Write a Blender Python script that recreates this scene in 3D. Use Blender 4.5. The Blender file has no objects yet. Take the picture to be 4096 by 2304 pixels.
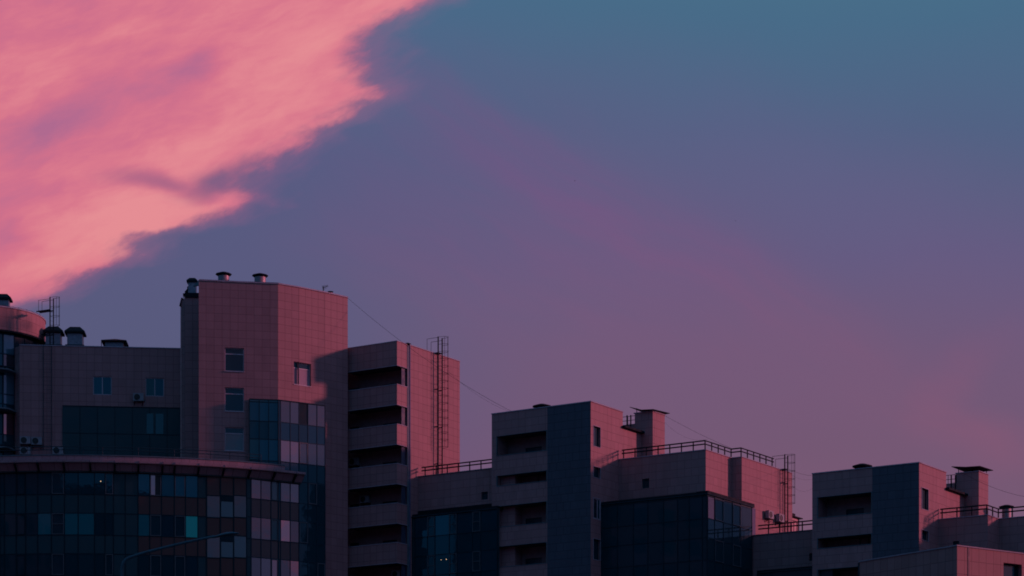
import bpy, math, random
from math import sin, cos, tan, pi, radians as R, sqrt, atan2

random.seed(7)
sc = bpy.context.scene
COL = sc.collection

# ------------------------------------------------------------------ camera
F, CX, HY, H = 10590.0, 2048.0, 3750.0, 1.6      # focal length and horizon in photo pixels, eye height in metres
cam_d = bpy.data.cameras.new('camera'); cam = bpy.data.objects.new('camera', cam_d); COL.objects.link(cam)
cam_d.sensor_width = 36.0; cam_d.lens = 36.0 * F / 4096.0
cam_d.shift_y = (HY - 1152.0) / 4096.0
cam_d.clip_start = 0.5; cam_d.clip_end = 5000.0
cam.location = (0, 0, H); cam.rotation_euler = (pi / 2, 0, 0)
sc.camera = cam
sc.cycles.pixel_filter_type = 'BLACKMAN_HARRIS'; sc.cycles.filter_width = 1.8

# ------------------------------------------------------------------ exposure
sc.view_settings.view_transform = 'Standard'; sc.view_settings.look = 'None'
sc.view_settings.exposure = 0.0; sc.view_settings.gamma = 1.0

# ------------------------------------------------------------------ sun
SUN_AZ_VEC = (0.998, 0.06); SUN_EL = R(12.5)
sd = bpy.data.lights.new('sun', 'SUN'); so = bpy.data.objects.new('sun', sd); COL.objects.link(so)
sd.energy = 2.0; sd.angle = R(4.5); sd.color = (1.0, 0.29, 0.37)
import mathutils
_dirv = mathutils.Vector((SUN_AZ_VEC[0] * cos(SUN_EL), SUN_AZ_VEC[1] * cos(SUN_EL), sin(SUN_EL)))
so.rotation_euler = _dirv.to_track_quat('Z', 'Y').to_euler()
so.location = (120, 120, 90)

def s2l(c):
    return tuple((v / 12.92 if v <= 0.04045 else ((v + 0.055) / 1.055) ** 2.4) for v in [x / 255.0 for x in c]) + (1.0,)

# ------------------------------------------------------------------ sky (world)
W_ = bpy.data.worlds.new('World'); sc.world = W_; W_.use_nodes = True
nt = W_.node_tree; nt.nodes.clear()
N = nt.nodes; L = nt.links
def mk(tree):
    def node(kind, **kw):
        n = tree.nodes.new(kind)
        for k, v in kw.items(): setattr(n, k, v)
        return n
    def setin(n, i, v):
        if isinstance(v, bpy.types.NodeSocket): tree.links.new(v, n.inputs[i])
        elif v is not None: n.inputs[i].default_value = v
    def math_(op, a, b=None, c=None, clamp=False):
        n = node('ShaderNodeMath', operation=op); n.use_clamp = clamp
        setin(n, 0, a); setin(n, 1, b)
        if c is not None: setin(n, 2, c)
        return n.outputs[0]
    def mix(f, a, b, blend='MIX'):
        n = node('ShaderNodeMix', data_type='RGBA', blend_type=blend)
        setin(n, 0, f); setin(n, 6, a); setin(n, 7, b)
        return n.outputs[2]
    def ramp(f, stops, interp='LINEAR'):
        n = node('ShaderNodeValToRGB'); n.color_ramp.interpolation = interp
        el = n.color_ramp.elements
        while len(el) > 1: el.remove(el[-1])
        el[0].position = stops[0][0]; el[0].color = stops[0][1]
        for p, c in stops[1:]:
            e = el.new(p); e.color = c
        setin(n, 0, f); return n.outputs[0]
    def mrange(v, a, b, c=0.0, d=1.0, interp='SMOOTHSTEP'):
        n = node('ShaderNodeMapRange', interpolation_type=interp)
        setin(n, 0, v); setin(n, 1, a); setin(n, 2, b); setin(n, 3, c); setin(n, 4, d)
        return n.outputs[0]
    def noise(vec, scale, detail=4.0, rough=0.5, dist=0.0):
        n = node('ShaderNodeTexNoise'); setin(n, 'Vector', vec); setin(n, 'Scale', scale)
        setin(n, 'Detail', detail); setin(n, 'Roughness', rough); setin(n, 'Distortion', dist)
        return n.outputs[0]
    def comb(x, y, z=0.0):
        n = node('ShaderNodeCombineXYZ'); setin(n, 0, x); setin(n, 1, y); setin(n, 2, z); return n.outputs[0]
    def mapping(vec, loc=(0, 0, 0), rot=0.0, scale=(1, 1, 1), kind='POINT'):
        n = node('ShaderNodeMapping', vector_type=kind); setin(n, 0, vec)
        n.inputs['Location'].default_value = loc; n.inputs['Rotation'].default_value = (0, 0, rot)
        n.inputs['Scale'].default_value = scale
        return n.outputs[0]
    return node, setin, math_, mix, ramp, mrange, noise, comb, mapping
node, setin, math_, mix, ramp, mrange, noise, comb, mapping = mk(nt)

tc = node('ShaderNodeTexCoord')
sep = node('ShaderNodeSeparateXYZ'); L.new(tc.outputs['Generated'], sep.inputs[0])
dx, dy, dz = sep.outputs
az = math_('ARCTAN2', dx, dy)
hyp = math_('SQRT', math_('ADD', math_('MULTIPLY', dx, dx), math_('MULTIPLY', dy, dy)))
tel = math_('DIVIDE', dz, math_('MAXIMUM', hyp, 0.02))
azc = math_('MINIMUM', math_('MAXIMUM', az, -0.9), 0.9)
U = math_('MULTIPLY', math_('TANGENT', azc), 10.59)                 # azimuth, in units of about 0.094 rad
V = math_('MULTIPLY', math_('DIVIDE', tel, math_('COSINE', azc)), 10.59)   # height over the horizon, same units
X = math_('ADD', U, 2.048)
Y = math_('SUBTRACT', 3.75, V)
P = comb(X, Y)
# clear sky: teal high up, mauve towards the horizon, a touch bluer to the left
warp = math_('MULTIPLY', math_('SUBTRACT', noise(P, 0.7, 3.0), 0.5), 0.35)
yy = math_('ADD', Y, warp)
yy = math_('ADD', yy, math_('MULTIPLY', mrange(X, 4.4, 0.6, 0.0, 1.0, 'LINEAR'), -0.02))
tpos = mrange(yy, -1.5, 4.0, 0.0, 1.0, 'LINEAR')
def tp(y): return (y + 1.5) / 5.5
skyR = ramp(tpos, [(tp(-1.5), s2l((58, 96, 118))), (tp(-0.3), s2l((72, 114, 138))), (tp(0.05), s2l((72, 107, 136))),
                   (tp(0.5), s2l((82, 98, 132))), (tp(1.0), s2l((99, 91, 128))), (tp(1.4), s2l((112, 89, 121))),
                   (tp(1.8), s2l((116, 88, 116))), (tp(2.3), s2l((122, 88, 112))), (tp(4.0), s2l((128, 84, 104)))])
skyL = ramp(tpos, [(tp(-1.5), s2l((60, 96, 120))), (tp(-0.3), s2l((74, 104, 138))), (tp(0.1), s2l((76, 102, 136))),
                   (tp(0.6), s2l((84, 92, 130))), (tp(1.0), s2l((89, 90, 127))), (tp(1.4), s2l((88, 90, 124))),
                   (tp(1.8), s2l((100, 84, 120))), (tp(2.3), s2l((108, 84, 116))), (tp(4.0), s2l((120, 84, 108)))])
sky = mix(mrange(X, 0.9, 2.6, 0.0, 1.0), skyL, skyR)
def blob(cx, cy, rx, ry, rot, warpv=None):
    # soft elliptical patch in sky coordinates
    n = mapping(warpv if warpv is not None else P, loc=(cx, cy, 0), rot=R(rot), scale=(rx, ry, 1), kind='TEXTURE')
    g = node('ShaderNodeTexGradient', gradient_type='SPHERICAL'); L.new(n, g.inputs[0])
    return mrange(g.outputs[1], 0.0, 1.0, 0.0, 1.0)
# warped coordinates for everything cloudy
nz = node('ShaderNodeTexNoise'); L.new(P, nz.inputs['Vector']); nz.inputs['Scale'].default_value = 1.6; nz.inputs['Detail'].default_value = 5.0
vm = node('ShaderNodeVectorMath', operation='MULTIPLY_ADD'); L.new(nz.outputs[1], vm.inputs[0])
vm.inputs[1].default_value = (0.34, 0.26, 0); vm.inputs[2].default_value = (0, 0, 0)
L.new(P, vm.inputs[2])
PW0 = vm.outputs[0]
vm2 = node('ShaderNodeVectorMath', operation='SUBTRACT'); L.new(PW0, vm2.inputs[0]); vm2.inputs[1].default_value = (0.17, 0.13, 0)
PW = vm2.outputs[0]
# faint mauve veil crossing the middle of the sky
vn1 = noise(mapping(PW, rot=R(34), scale=(2.222, 0.417, 1), kind='TEXTURE'), 1.9, 7.0, 0.58, 0.3)
vn2 = noise(mapping(PW, rot=R(26), scale=(2.857, 0.385, 1), kind='TEXTURE'), 3.2, 7.0, 0.6, 0.2)
vstreak = mrange(math_('ADD', math_('MULTIPLY', vn1, 0.6), math_('MULTIPLY', vn2, 0.4)), 0.34, 0.68, 0.50, 1.10)
veil = math_('MULTIPLY', blob(2.25, 0.85, 1.75, 0.65, 27, PW), 0.80)
veil = math_('ADD', veil, math_('MULTIPLY', blob(2.15, 0.64, 1.30, 0.20, 32, PW), 0.62))
veil = math_('ADD', veil, math_('MULTIPLY', blob(3.1, 1.22, 1.1, 0.22, 27, PW), 0.5))
veil = math_('ADD', veil, math_('MULTIPLY', blob(1.75, 1.15, 1.2, 0.45, 30, PW), 0.35))
veil = math_('ADD', veil, math_('MULTIPLY', blob(3.85, 1.52, 0.40, 0.16, -42, PW), 0.6))
veil = math_('ADD', veil, math_('MULTIPLY', blob(3.95, 1.78, 0.45, 0.16, 8, PW), 0.7))
veil = math_('ADD', veil, math_('MULTIPLY', blob(3.55, 1.66, 0.7, 0.2, 15, PW), 0.25))
veil = math_('MULTIPLY', math_('MULTIPLY', veil, vstreak), 0.52, clamp=True)
sky = mix(veil, sky, mix(mrange(Y, 0.6, 1.7, 0.0, 1.0), s2l((116, 85, 130)), s2l((142, 88, 116))))
veil2 = math_('MULTIPLY', blob(3.3, 0.75, 1.5, 0.5, 25, PW), 0.22, clamp=True)
sky = mix(veil2, sky, s2l((112, 92, 138)))
# edge of the large pink cloud: for each height the azimuth where the cloud ends
sepw = node('ShaderNodeSeparateXYZ'); L.new(PW, sepw.inputs[0])
fc = node('ShaderNodeFloatCurve')
EDGE = [(-0.5, 2.25), (0.0, 1.76), (.05, 1.64), (.10, 1.54), (.15, 1.50), (.21, 1.51), (.27, 1.49), (.33, 1.50), (.375, 1.545),
        (.42, 1.46), (.49, 1.40), (.53, 1.29), (.57, 1.25), (.61, 1.17), (.66, 1.09), (.70, 1.02), (.73, .99), (.76, 1.0), (.795, 1.05),
        (.83, .97), (.89, .85), (.92, .73), (.95, .62), (1.01, .57), (1.06, .49), (1.085, .38), (1.13, .30), (1.17, .22), (1.22, .06), (1.32, -.2), (1.7, -0.98)]
cv = fc.mapping.curves[0]
def ex(p): return ((p[0] + 0.5) / 2.2, (p[1] + 1.0) / 3.5)
cv.points[0].location = ex(EDGE[0]); cv.points[1].location = ex(EDGE[-1])
for p in EDGE[1:-1]: cv.points.new(*ex(p))
for p in cv.points: p.handle_type = 'AUTO_CLAMPED'
fc.mapping.update()
# finer warp for the edge itself
nf = node('ShaderNodeTexNoise'); L.new(P, nf.inputs['Vector']); nf.inputs['Scale'].default_value = 4.5; nf.inputs['Detail'].default_value = 6.0; nf.inputs['Roughness'].default_value = 0.55
vf = node('ShaderNodeVectorMath', operation='MULTIPLY_ADD'); L.new(nf.outputs[1], vf.inputs[0]); vf.inputs[1].default_value = (0.13, 0.10, 0); L.new(P, vf.inputs[2])
vf2 = node('ShaderNodeVectorMath', operation='SUBTRACT'); L.new(vf.outputs[0], vf2.inputs[0]); vf2.inputs[1].default_value = (0.065, 0.05, 0)
sepf = node('ShaderNodeSeparateXYZ'); L.new(vf2.outputs[0], sepf.inputs[0])
setin(fc, 1, mrange(sepf.outputs[1], -0.5, 1.7, 0.0, 1.0, 'LINEAR'))
xb = math_('SUBTRACT', math_('MULTIPLY', fc.outputs[0], 3.5), 1.0)
dist = math_('SUBTRACT', xb, sepf.outputs[0])
wisp = math_('MULTIPLY', math_('SUBTRACT', noise(mapping(P, rot=R(-25), scale=(1.000, 0.333, 1), kind='TEXTURE'), 3.6, 10.0, 0.62, 0.25), 0.5), 0.26)
wisp2 = math_('MULTIPLY', math_('SUBTRACT', noise(mapping(P, rot=R(-32), scale=(1.000, 0.455, 1), kind='TEXTURE'), 11.0, 8.0, 0.6), 0.5), 0.085)
softn = noise(P, 2.3, 2.0, 0.5)
dist2 = math_('ADD', math_('ADD', math_('ADD', dist, 0.045), wisp), wisp2)
body = mrange(dist2, math_('MULTIPLY', softn, -0.07), math_('ADD', 0.04, math_('MULTIPLY', softn, 0.32)), 0.0, 1.0)
fringe = mrange(dist2, -0.15, 0.12, 0.0, 0.30)
mask = math_('MAXIMUM', body, fringe)
gap = math_('MULTIPLY', math_('MULTIPLY', blob(0.84, 0.71, 0.30, 0.10, -14, PW), mrange(softn, 0.3, 0.7, 0.5, 1.2)), 0.52)
gap2 = math_('MULTIPLY', blob(0.62, 0.71, 0.3, 0.07, 5, PW), 0.35)
mask = math_('MULTIPLY', mask, math_('SUBTRACT', 1.0, math_('MAXIMUM', gap, gap2)))
mask = math_('MULTIPLY', mask, mrange(math_('ADD', sepw.outputs[1], math_('MULTIPLY', wisp, 2.0)), 1.15, 1.85, 1.0, 0.0))
# inside of the cloud: long soft streaks, brighter lobes, mauve hollows
st = noise(mapping(PW, rot=R(-20), scale=(1.250, 0.435, 1), kind='TEXTURE'), 1.5, 8.0, 0.56, 0.35)
st2 = noise(mapping(PW, rot=R(-28), scale=(1.111, 0.417, 1), kind='TEXTURE'), 4.2, 9.0, 0.6, 0.3)
st3 = noise(mapping(P, rot=R(-16), scale=(1.429, 0.333, 1), kind='TEXTURE'), 9.0, 8.0, 0.6, 0.2)
val = math_('ADD', math_('MULTIPLY', math_('SUBTRACT', st, 0.5), 0.75), math_('MULTIPLY', math_('SUBTRACT', st2, 0.5), 0.55))
val = math_('ADD', val, math_('MULTIPLY', math_('SUBTRACT', st3, 0.5), 0.28))
val = math_('ADD', val, 0.50)
for (a, b, c, d, r_, k) in [(1.10, 0.12, .42, .17, -12, .55), (1.03, 0.45, .50, .14, -32, .42), (.52, .86, .34, .17, -10, .55), (.40, .99, .55, .13, -28, .60),
                            (.85, .52, .35, .10, -25, .25), (.05, .32, .35, .12, -20, .22), (.60, .02, .5, .08, -10, .2), (.3, .14, .5, .07, -15, .15), (1.5, .02, .3, .08, -25, .3),
                            (.80, .27, .12, .06, -25, -.75), (.45, .40, .42, .06, -20, -.40), (.17, .52, .26, .09, -25, -.70), (.33, .09, .45, .05, -14, -.40), (.55, .70, .16, .06, 0, -.40),
                            (.04, .95, .13, .08, 10, -.50), (1.45, .20, .12, .12, -60, -.50), (1.22, .27, .12, .04, -10, -.3), (.12, .78, .22, .06, -10, -.3), (.2, 1.14, .28, .05, -18, -.35), (.72, .73, .22, .05, 10, -.5)]:
    val = math_('ADD', val, math_('MULTIPLY', blob(a, b, c * 1.6, d * 1.7, r_, PW), k * 0.46))
ccol = ramp(val, [(0.0, s2l((176, 106, 144))), (0.2, s2l((192, 109, 142))), (0.42, s2l((208, 113, 140))), (0.57, s2l((217, 121, 141))), (0.72, s2l((224, 132, 145))), (0.9, s2l((229, 142, 149)))])
ccol = mix(mrange(Y, 0.75, 1.2, 0.0, 0.4), ccol, mix(1.0, ccol, (0.97, 0.92, 0.88, 1), 'MULTIPLY'))
edgecol = ramp(mask, [(0.0, s2l((120, 82, 140))), (0.55, s2l((190, 96, 130))), (1.0, s2l((222, 112, 132)))])
ccol = mix(mrange(mask, 0.35, 0.98, 0.6, 0.0), ccol, edgecol)
sky = mix(mask, sky, ccol)
# the rest of the dome, out of the frame: dusk navy behind and to the left, lavender with pink cloud to the right and behind
dome = ramp(mrange(az, -pi, pi, 0.0, 1.0, 'LINEAR'),
            [(0.0, (0.046, 0.155, 0.32, 1)), (0.12, (0.034, 0.145, 0.295, 1)), (0.30, (0.034, 0.145, 0.295, 1)), (0.44, (0.08, 0.14, 0.27, 1)),
             (0.5, (0.12, 0.11, 0.23, 1)), (0.60, (0.17, 0.135, 0.25, 1)), (0.75, (0.14, 0.15, 0.30, 1)), (0.88, (0.09, 0.165, 0.33, 1)), (1.0, (0.046, 0.155, 0.32, 1))])
domenz = noise(tc.outputs['Generated'], 9.0, 6.0, 0.55, 0.4)
rb = math_('MULTIPLY', mrange(domenz, 0.50, 0.66, 0.0, 0.8), math_('MULTIPLY', mrange(az, 1.0, 1.7, 0.0, 1.0), mrange(tel, 0.02, 0.12, 0.0, 1.0)))
dome = mix(rb, dome, (0.36, 0.13, 0.20, 1))
zen = mrange(tel, 0.35, 1.8, 0.0, 1.0)
dome = mix(zen, dome, (0.038, 0.17, 0.30, 1))
front = math_('MULTIPLY', mrange(math_('ABSOLUTE', az), 0.3, 0.75, 1.0, 0.0), mrange(tel, 0.55, 1.1, 1.0, 0.0))
sky = mix(front, dome, sky)
bg = node('ShaderNodeBackground'); L.new(sky, bg.inputs[0]); bg.inputs[1].default_value = 1.0
wo = node('ShaderNodeOutputWorld'); L.new(bg.outputs[0], wo.inputs[0])
W_.cycles.sampling_method = 'MANUAL'; W_.cycles.sample_map_resolution = 1024

# ------------------------------------------------------------------ materials
MATS = {}
def base_mat(name):
    m = bpy.data.materials.new(name); m.use_nodes = True
    t = m.node_tree; b = t.nodes['Principled BSDF']; MATS[name] = m
    return m, t, b, mk(t)
def simple(name, col, rough=0.5, metal=0.0, spec=0.5, var=0.15, scale=3.0, coat=0.0, streak=False):
    m, t, b, h = base_mat(name); node, setin, math_, mix, ramp, mrange, noise, comb, mapping = h
    g = node('ShaderNodeTexCoord')
    vec = mapping(g.outputs['Object'], scale=(1, 1, 0.18)) if streak else g.outputs['Object']
    n = noise(vec, scale, 5.0, 0.6)
    c = mix(mrange(n, 0.3, 0.7, 0.0, 1.0), tuple(v * (1 - var) for v in col) + (1,), tuple(min(1, v * (1 + var)) for v in col) + (1,))
    setin(b, 'Base Color', c); b.inputs['Roughness'].default_value = rough; b.inputs['Metallic'].default_value = metal
    b.inputs['Specular IOR Level'].default_value = spec
    if coat: b.inputs['Coat Weight'].default_value = coat; b.inputs['Coat Roughness'].default_value = 0.03
    setin(b, 'Roughness', mrange(n, 0.3, 0.7, rough * 0.85, min(1, rough * 1.2)))
    return m
def tile(name, col, w=0.6, hh=0.6, joint=0.018, var=0.07, skipv=0.0, skiph=0.0, rough=0.62, jcol=None, spec=0.12, stagger=0.0):
    m, t, b, hp = base_mat(name); node, setin, math_, mix, ramp, mrange, noise, comb, mapping = hp
    uv = node('ShaderNodeUVMap'); s = node('ShaderNodeSeparateXYZ'); setin(s, 0, uv.outputs[0])
    u = math_('DIVIDE', s.outputs[0], w); v = math_('DIVIDE', s.outputs[1], hh)
    iv = math_('FLOOR', v)
    if stagger:
        rw = node('ShaderNodeTexWhiteNoise', noise_dimensions='1D'); setin(rw, 'W', iv)
        u = math_('ADD', u, math_('MULTIPLY', math_('FLOOR', math_('MULTIPLY', rw.outputs[0], 3.0)), stagger))
    iu = math_('FLOOR', u)
    def line(x, w_): # 1 on the joint
        fr = math_('FRACT', x); d = math_('MINIMUM', fr, math_('SUBTRACT', 1.0, fr))
        return mrange(d, 0.25 * joint / w_, 1.0 * joint / w_, 1.0, 0.0)
    lu = line(u, w); lv = line(v, hh)
    if skipv:
        q = node('ShaderNodeTexWhiteNoise', noise_dimensions='2D'); setin(q, 'Vector', comb(math_('FLOOR', math_('ADD', u, 0.5)), iv))
        lu = math_('MULTIPLY', lu, mrange(q.outputs[0], skipv - 0.01, skipv + 0.01, 0.25, 1.0))
    jn = math_('MAXIMUM', lu, lv)
    wn = node('ShaderNodeTexWhiteNoise', noise_dimensions='2D'); setin(wn, 'Vector', comb(iu, iv))
    cellv = math_('ADD', 1.0 - var, math_('MULTIPLY', wn.outputs[0], 2 * var))
    big = noise(comb(s.outputs[0], s.outputs[1], 0.0), 0.35, 4.0, 0.6)
    fine = noise(comb(s.outputs[0], s.outputs[1], 3.0), 9.0, 4.0, 0.65)
    drip = noise(mapping(comb(s.outputs[0], s.outputs[1], 7.0), scale=(2.2, 0.22, 1)), 1.0, 5.0, 0.6)
    k = math_('MULTIPLY', cellv, mrange(big, 0.25, 0.75, 0.93, 1.06, 'LINEAR'))
    k = math_('MULTIPLY', k, mrange(fine, 0.25, 0.75, 0.96, 1.04, 'LINEAR'))
    k = math_('MULTIPLY', k, mrange(drip, 0.3, 0.7, 0.93, 1.04, 'LINEAR'))
    vm = node('ShaderNodeVectorMath', operation='SCALE'); vm.inputs[0].default_value = col; setin(vm, 'Scale', k)
    jc = jcol or tuple(c * 0.42 for c in col)
    setin(b, 'Base Color', mix(jn, vm.outputs[0], jc + (1,)))
    setin(b, 'Roughness', math_('ADD', rough - 0.06, math_('MULTIPLY', wn.outputs[0], 0.14)))
    b.inputs['Specular IOR Level'].default_value = spec
    bmp = node('ShaderNodeBump'); bmp.inputs['Strength'].default_value = 0.35; bmp.inputs['Distance'].default_value = 0.01
    # each tile hangs a hair out of true, so neighbours catch the sky differently
    setin(bmp, 'Height', math_('SUBTRACT', math_('MULTIPLY', fine, 0.08), jn)); setin(b, 'Normal', bmp.outputs[0])
    return m
def glass(name, tint, refl, base, rough=0.02, wav=0.0003):
    # coated facade glass: a dark or tinted body under a partly reflecting coat
    m, t, b, hp = base_mat(name); node, setin, math_, mix, ramp, mrange, noise, comb, mapping = hp
    g = node('ShaderNodeTexCoord')
    oi = node('ShaderNodeObjectInfo')
    n = noise(g.outputs['Object'], 0.9, 3.0, 0.5)
    b.inputs['Base Color'].default_value = base + (1,); b.inputs['Roughness'].default_value = 0.6
    b.inputs['Specular IOR Level'].default_value = 0.1
    gl = node('ShaderNodeBsdfGlossy'); gl.inputs['Color'].default_value = tint + (1,); gl.inputs['Roughness'].default_value = rough
    bm = node('ShaderNodeBump'); bm.inputs['Strength'].default_value = 1.0; bm.inputs['Distance'].default_value = wav * 8; setin(bm, 'Height', n)
    setin(gl, 'Normal', bm.outputs[0])
    lw = node('ShaderNodeFresnel'); lw.inputs[0].default_value = 1.5
    fac = math_('ADD', math_('MULTIPLY', lw.outputs[0], 0.6), refl, clamp=True)
    fac = math_('MULTIPLY', fac, math_('ADD', 0.8, math_('MULTIPLY', oi.outputs['Random'], 0.4)), clamp=True)
    ms = node('ShaderNodeMixShader'); setin(ms, 0, fac); setin(ms, 1, b.outputs[0]); setin(ms, 2, gl.outputs[0])
    setin(t.nodes['Material Output'], 0, ms.outputs[0])
    return m
PINK = (0.355, 0.185, 0.205)
tile('tile', PINK)
tile('tile_round', PINK, 0.6, 0.75, var=0.16)
tile('tile_long', PINK, 0.6, 0.6, skipv=0.45, stagger=0.33)
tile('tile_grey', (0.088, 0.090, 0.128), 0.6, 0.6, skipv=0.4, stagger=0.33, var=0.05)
tile('tile_podium', (0.36, 0.21, 0.25), 0.6, 0.45, var=0.06)
tile('tile_near', (0.36, 0.19, 0.20), 0.45, 0.6, var=0.07, joint=0.014)
simple('render', (0.22, 0.13, 0.15), 0.7)
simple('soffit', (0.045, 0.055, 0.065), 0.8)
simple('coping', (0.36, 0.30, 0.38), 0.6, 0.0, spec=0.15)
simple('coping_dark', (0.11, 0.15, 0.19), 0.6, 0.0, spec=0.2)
simple('metal_dark', (0.007, 0.014, 0.022), 0.7, 0.0, spec=0.12)
simple('metal_blue', (0.016, 0.045, 0.065), 0.6, 0.0, spec=0.1)
simple('steel', (0.26, 0.20, 0.23), 0.5, 0.35, var=0.25, scale=9)
simple('galv', (0.19, 0.19, 0.25), 0.42, 0.5, var=0.25, scale=6)
simple('brick_red', (0.15, 0.045, 0.04), 0.7, var=0.25)
simple('roofing', (0.03, 0.035, 0.04), 0.9)
simple('asphalt', (0.05, 0.05, 0.052), 0.9, scale=0.5)
simple('plastic_white', (0.24, 0.23, 0.28), 0.45)
simple('fan_dark', (0.012, 0.018, 0.025), 0.6)
simple('frame_pvc', (0.42, 0.34, 0.42), 0.4)
simple('frame_teal', (0.008, 0.038, 0.062), 0.6, spec=0.15)
simple('frame_dark', (0.003, 0.026, 0.040), 0.6, spec=0.15)
simple('spandrel_brown', (0.10, 0.052, 0.062), 0.5, var=0.12, scale=0.8, coat=0.15)
simple('spandrel_dark', (0.001, 0.042, 0.062), 0.6, var=0.1, scale=0.8)
simple('spandrel_red', (0.085, 0.030, 0.032), 0.5, var=0.12, scale=0.8)
simple('spandrel_blue', (0.008, 0.06, 0.11), 0.5, var=0.1, coat=0.4)
simple('pier_lavender', (0.13, 0.13, 0.22), 0.6, spec=0.1)
simple('cable', (0.02, 0.015, 0.02), 0.6)
simple('lamp_metal', (0.07, 0.13, 0.18), 0.8, 0.0, spec=0.1)
simple('pink_reflection', (0.30, 0.19, 0.26), 0.6, coat=0.3)  # matt pink pane colour, painted in place of a pink sky reflection
simple('feather', (0.02, 0.02, 0.025), 0.8)
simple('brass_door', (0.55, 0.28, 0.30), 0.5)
glass('glass_dark', (0.30, 0.62, 0.8), 0.022, (0.001, 0.034, 0.052))
glass('glass_blue', (0.22, 0.60, 0.80), 0.05, (0.001, 0.034, 0.056))
glass('glass_sky', (0.85, 0.56, 0.62), 0.20, (0.006, 0.025, 0.042))
glass('glass_pink', (1.0, 0.52, 0.56), 0.38, (0.010, 0.02, 0.035))
glass('glass_pale', (0.6, 0.7, 0.9), 0.10, (0.05, 0.13, 0.19))  # body colour lightened to stand for a bluish sky reflection
glass('glass_teal', (0.5, 0.8, 0.9), 0.035, (0.002, 0.040, 0.060))
glass('glass_blind', (0.5, 0.8, 0.9), 0.035, (0.004, 0.15, 0.19))
glass('glass_fabric', (0.6, 0.7, 0.8), 0.05, (0.085, 0.11, 0.13))
def glow(name, col, st):
    m, t, b, h = base_mat(name)
    b.inputs['Base Color'].default_value = (0.003, 0.12, 0.14, 1); b.inputs['Emission Color'].default_value = col + (1,); b.inputs['Emission Strength'].default_value = st
glow('window_lit', (0.0, 0.026, 0.040), 1.0)
glow('bulb', (1.0, 0.62, 0.36), 1.1)
M = MATS

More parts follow.
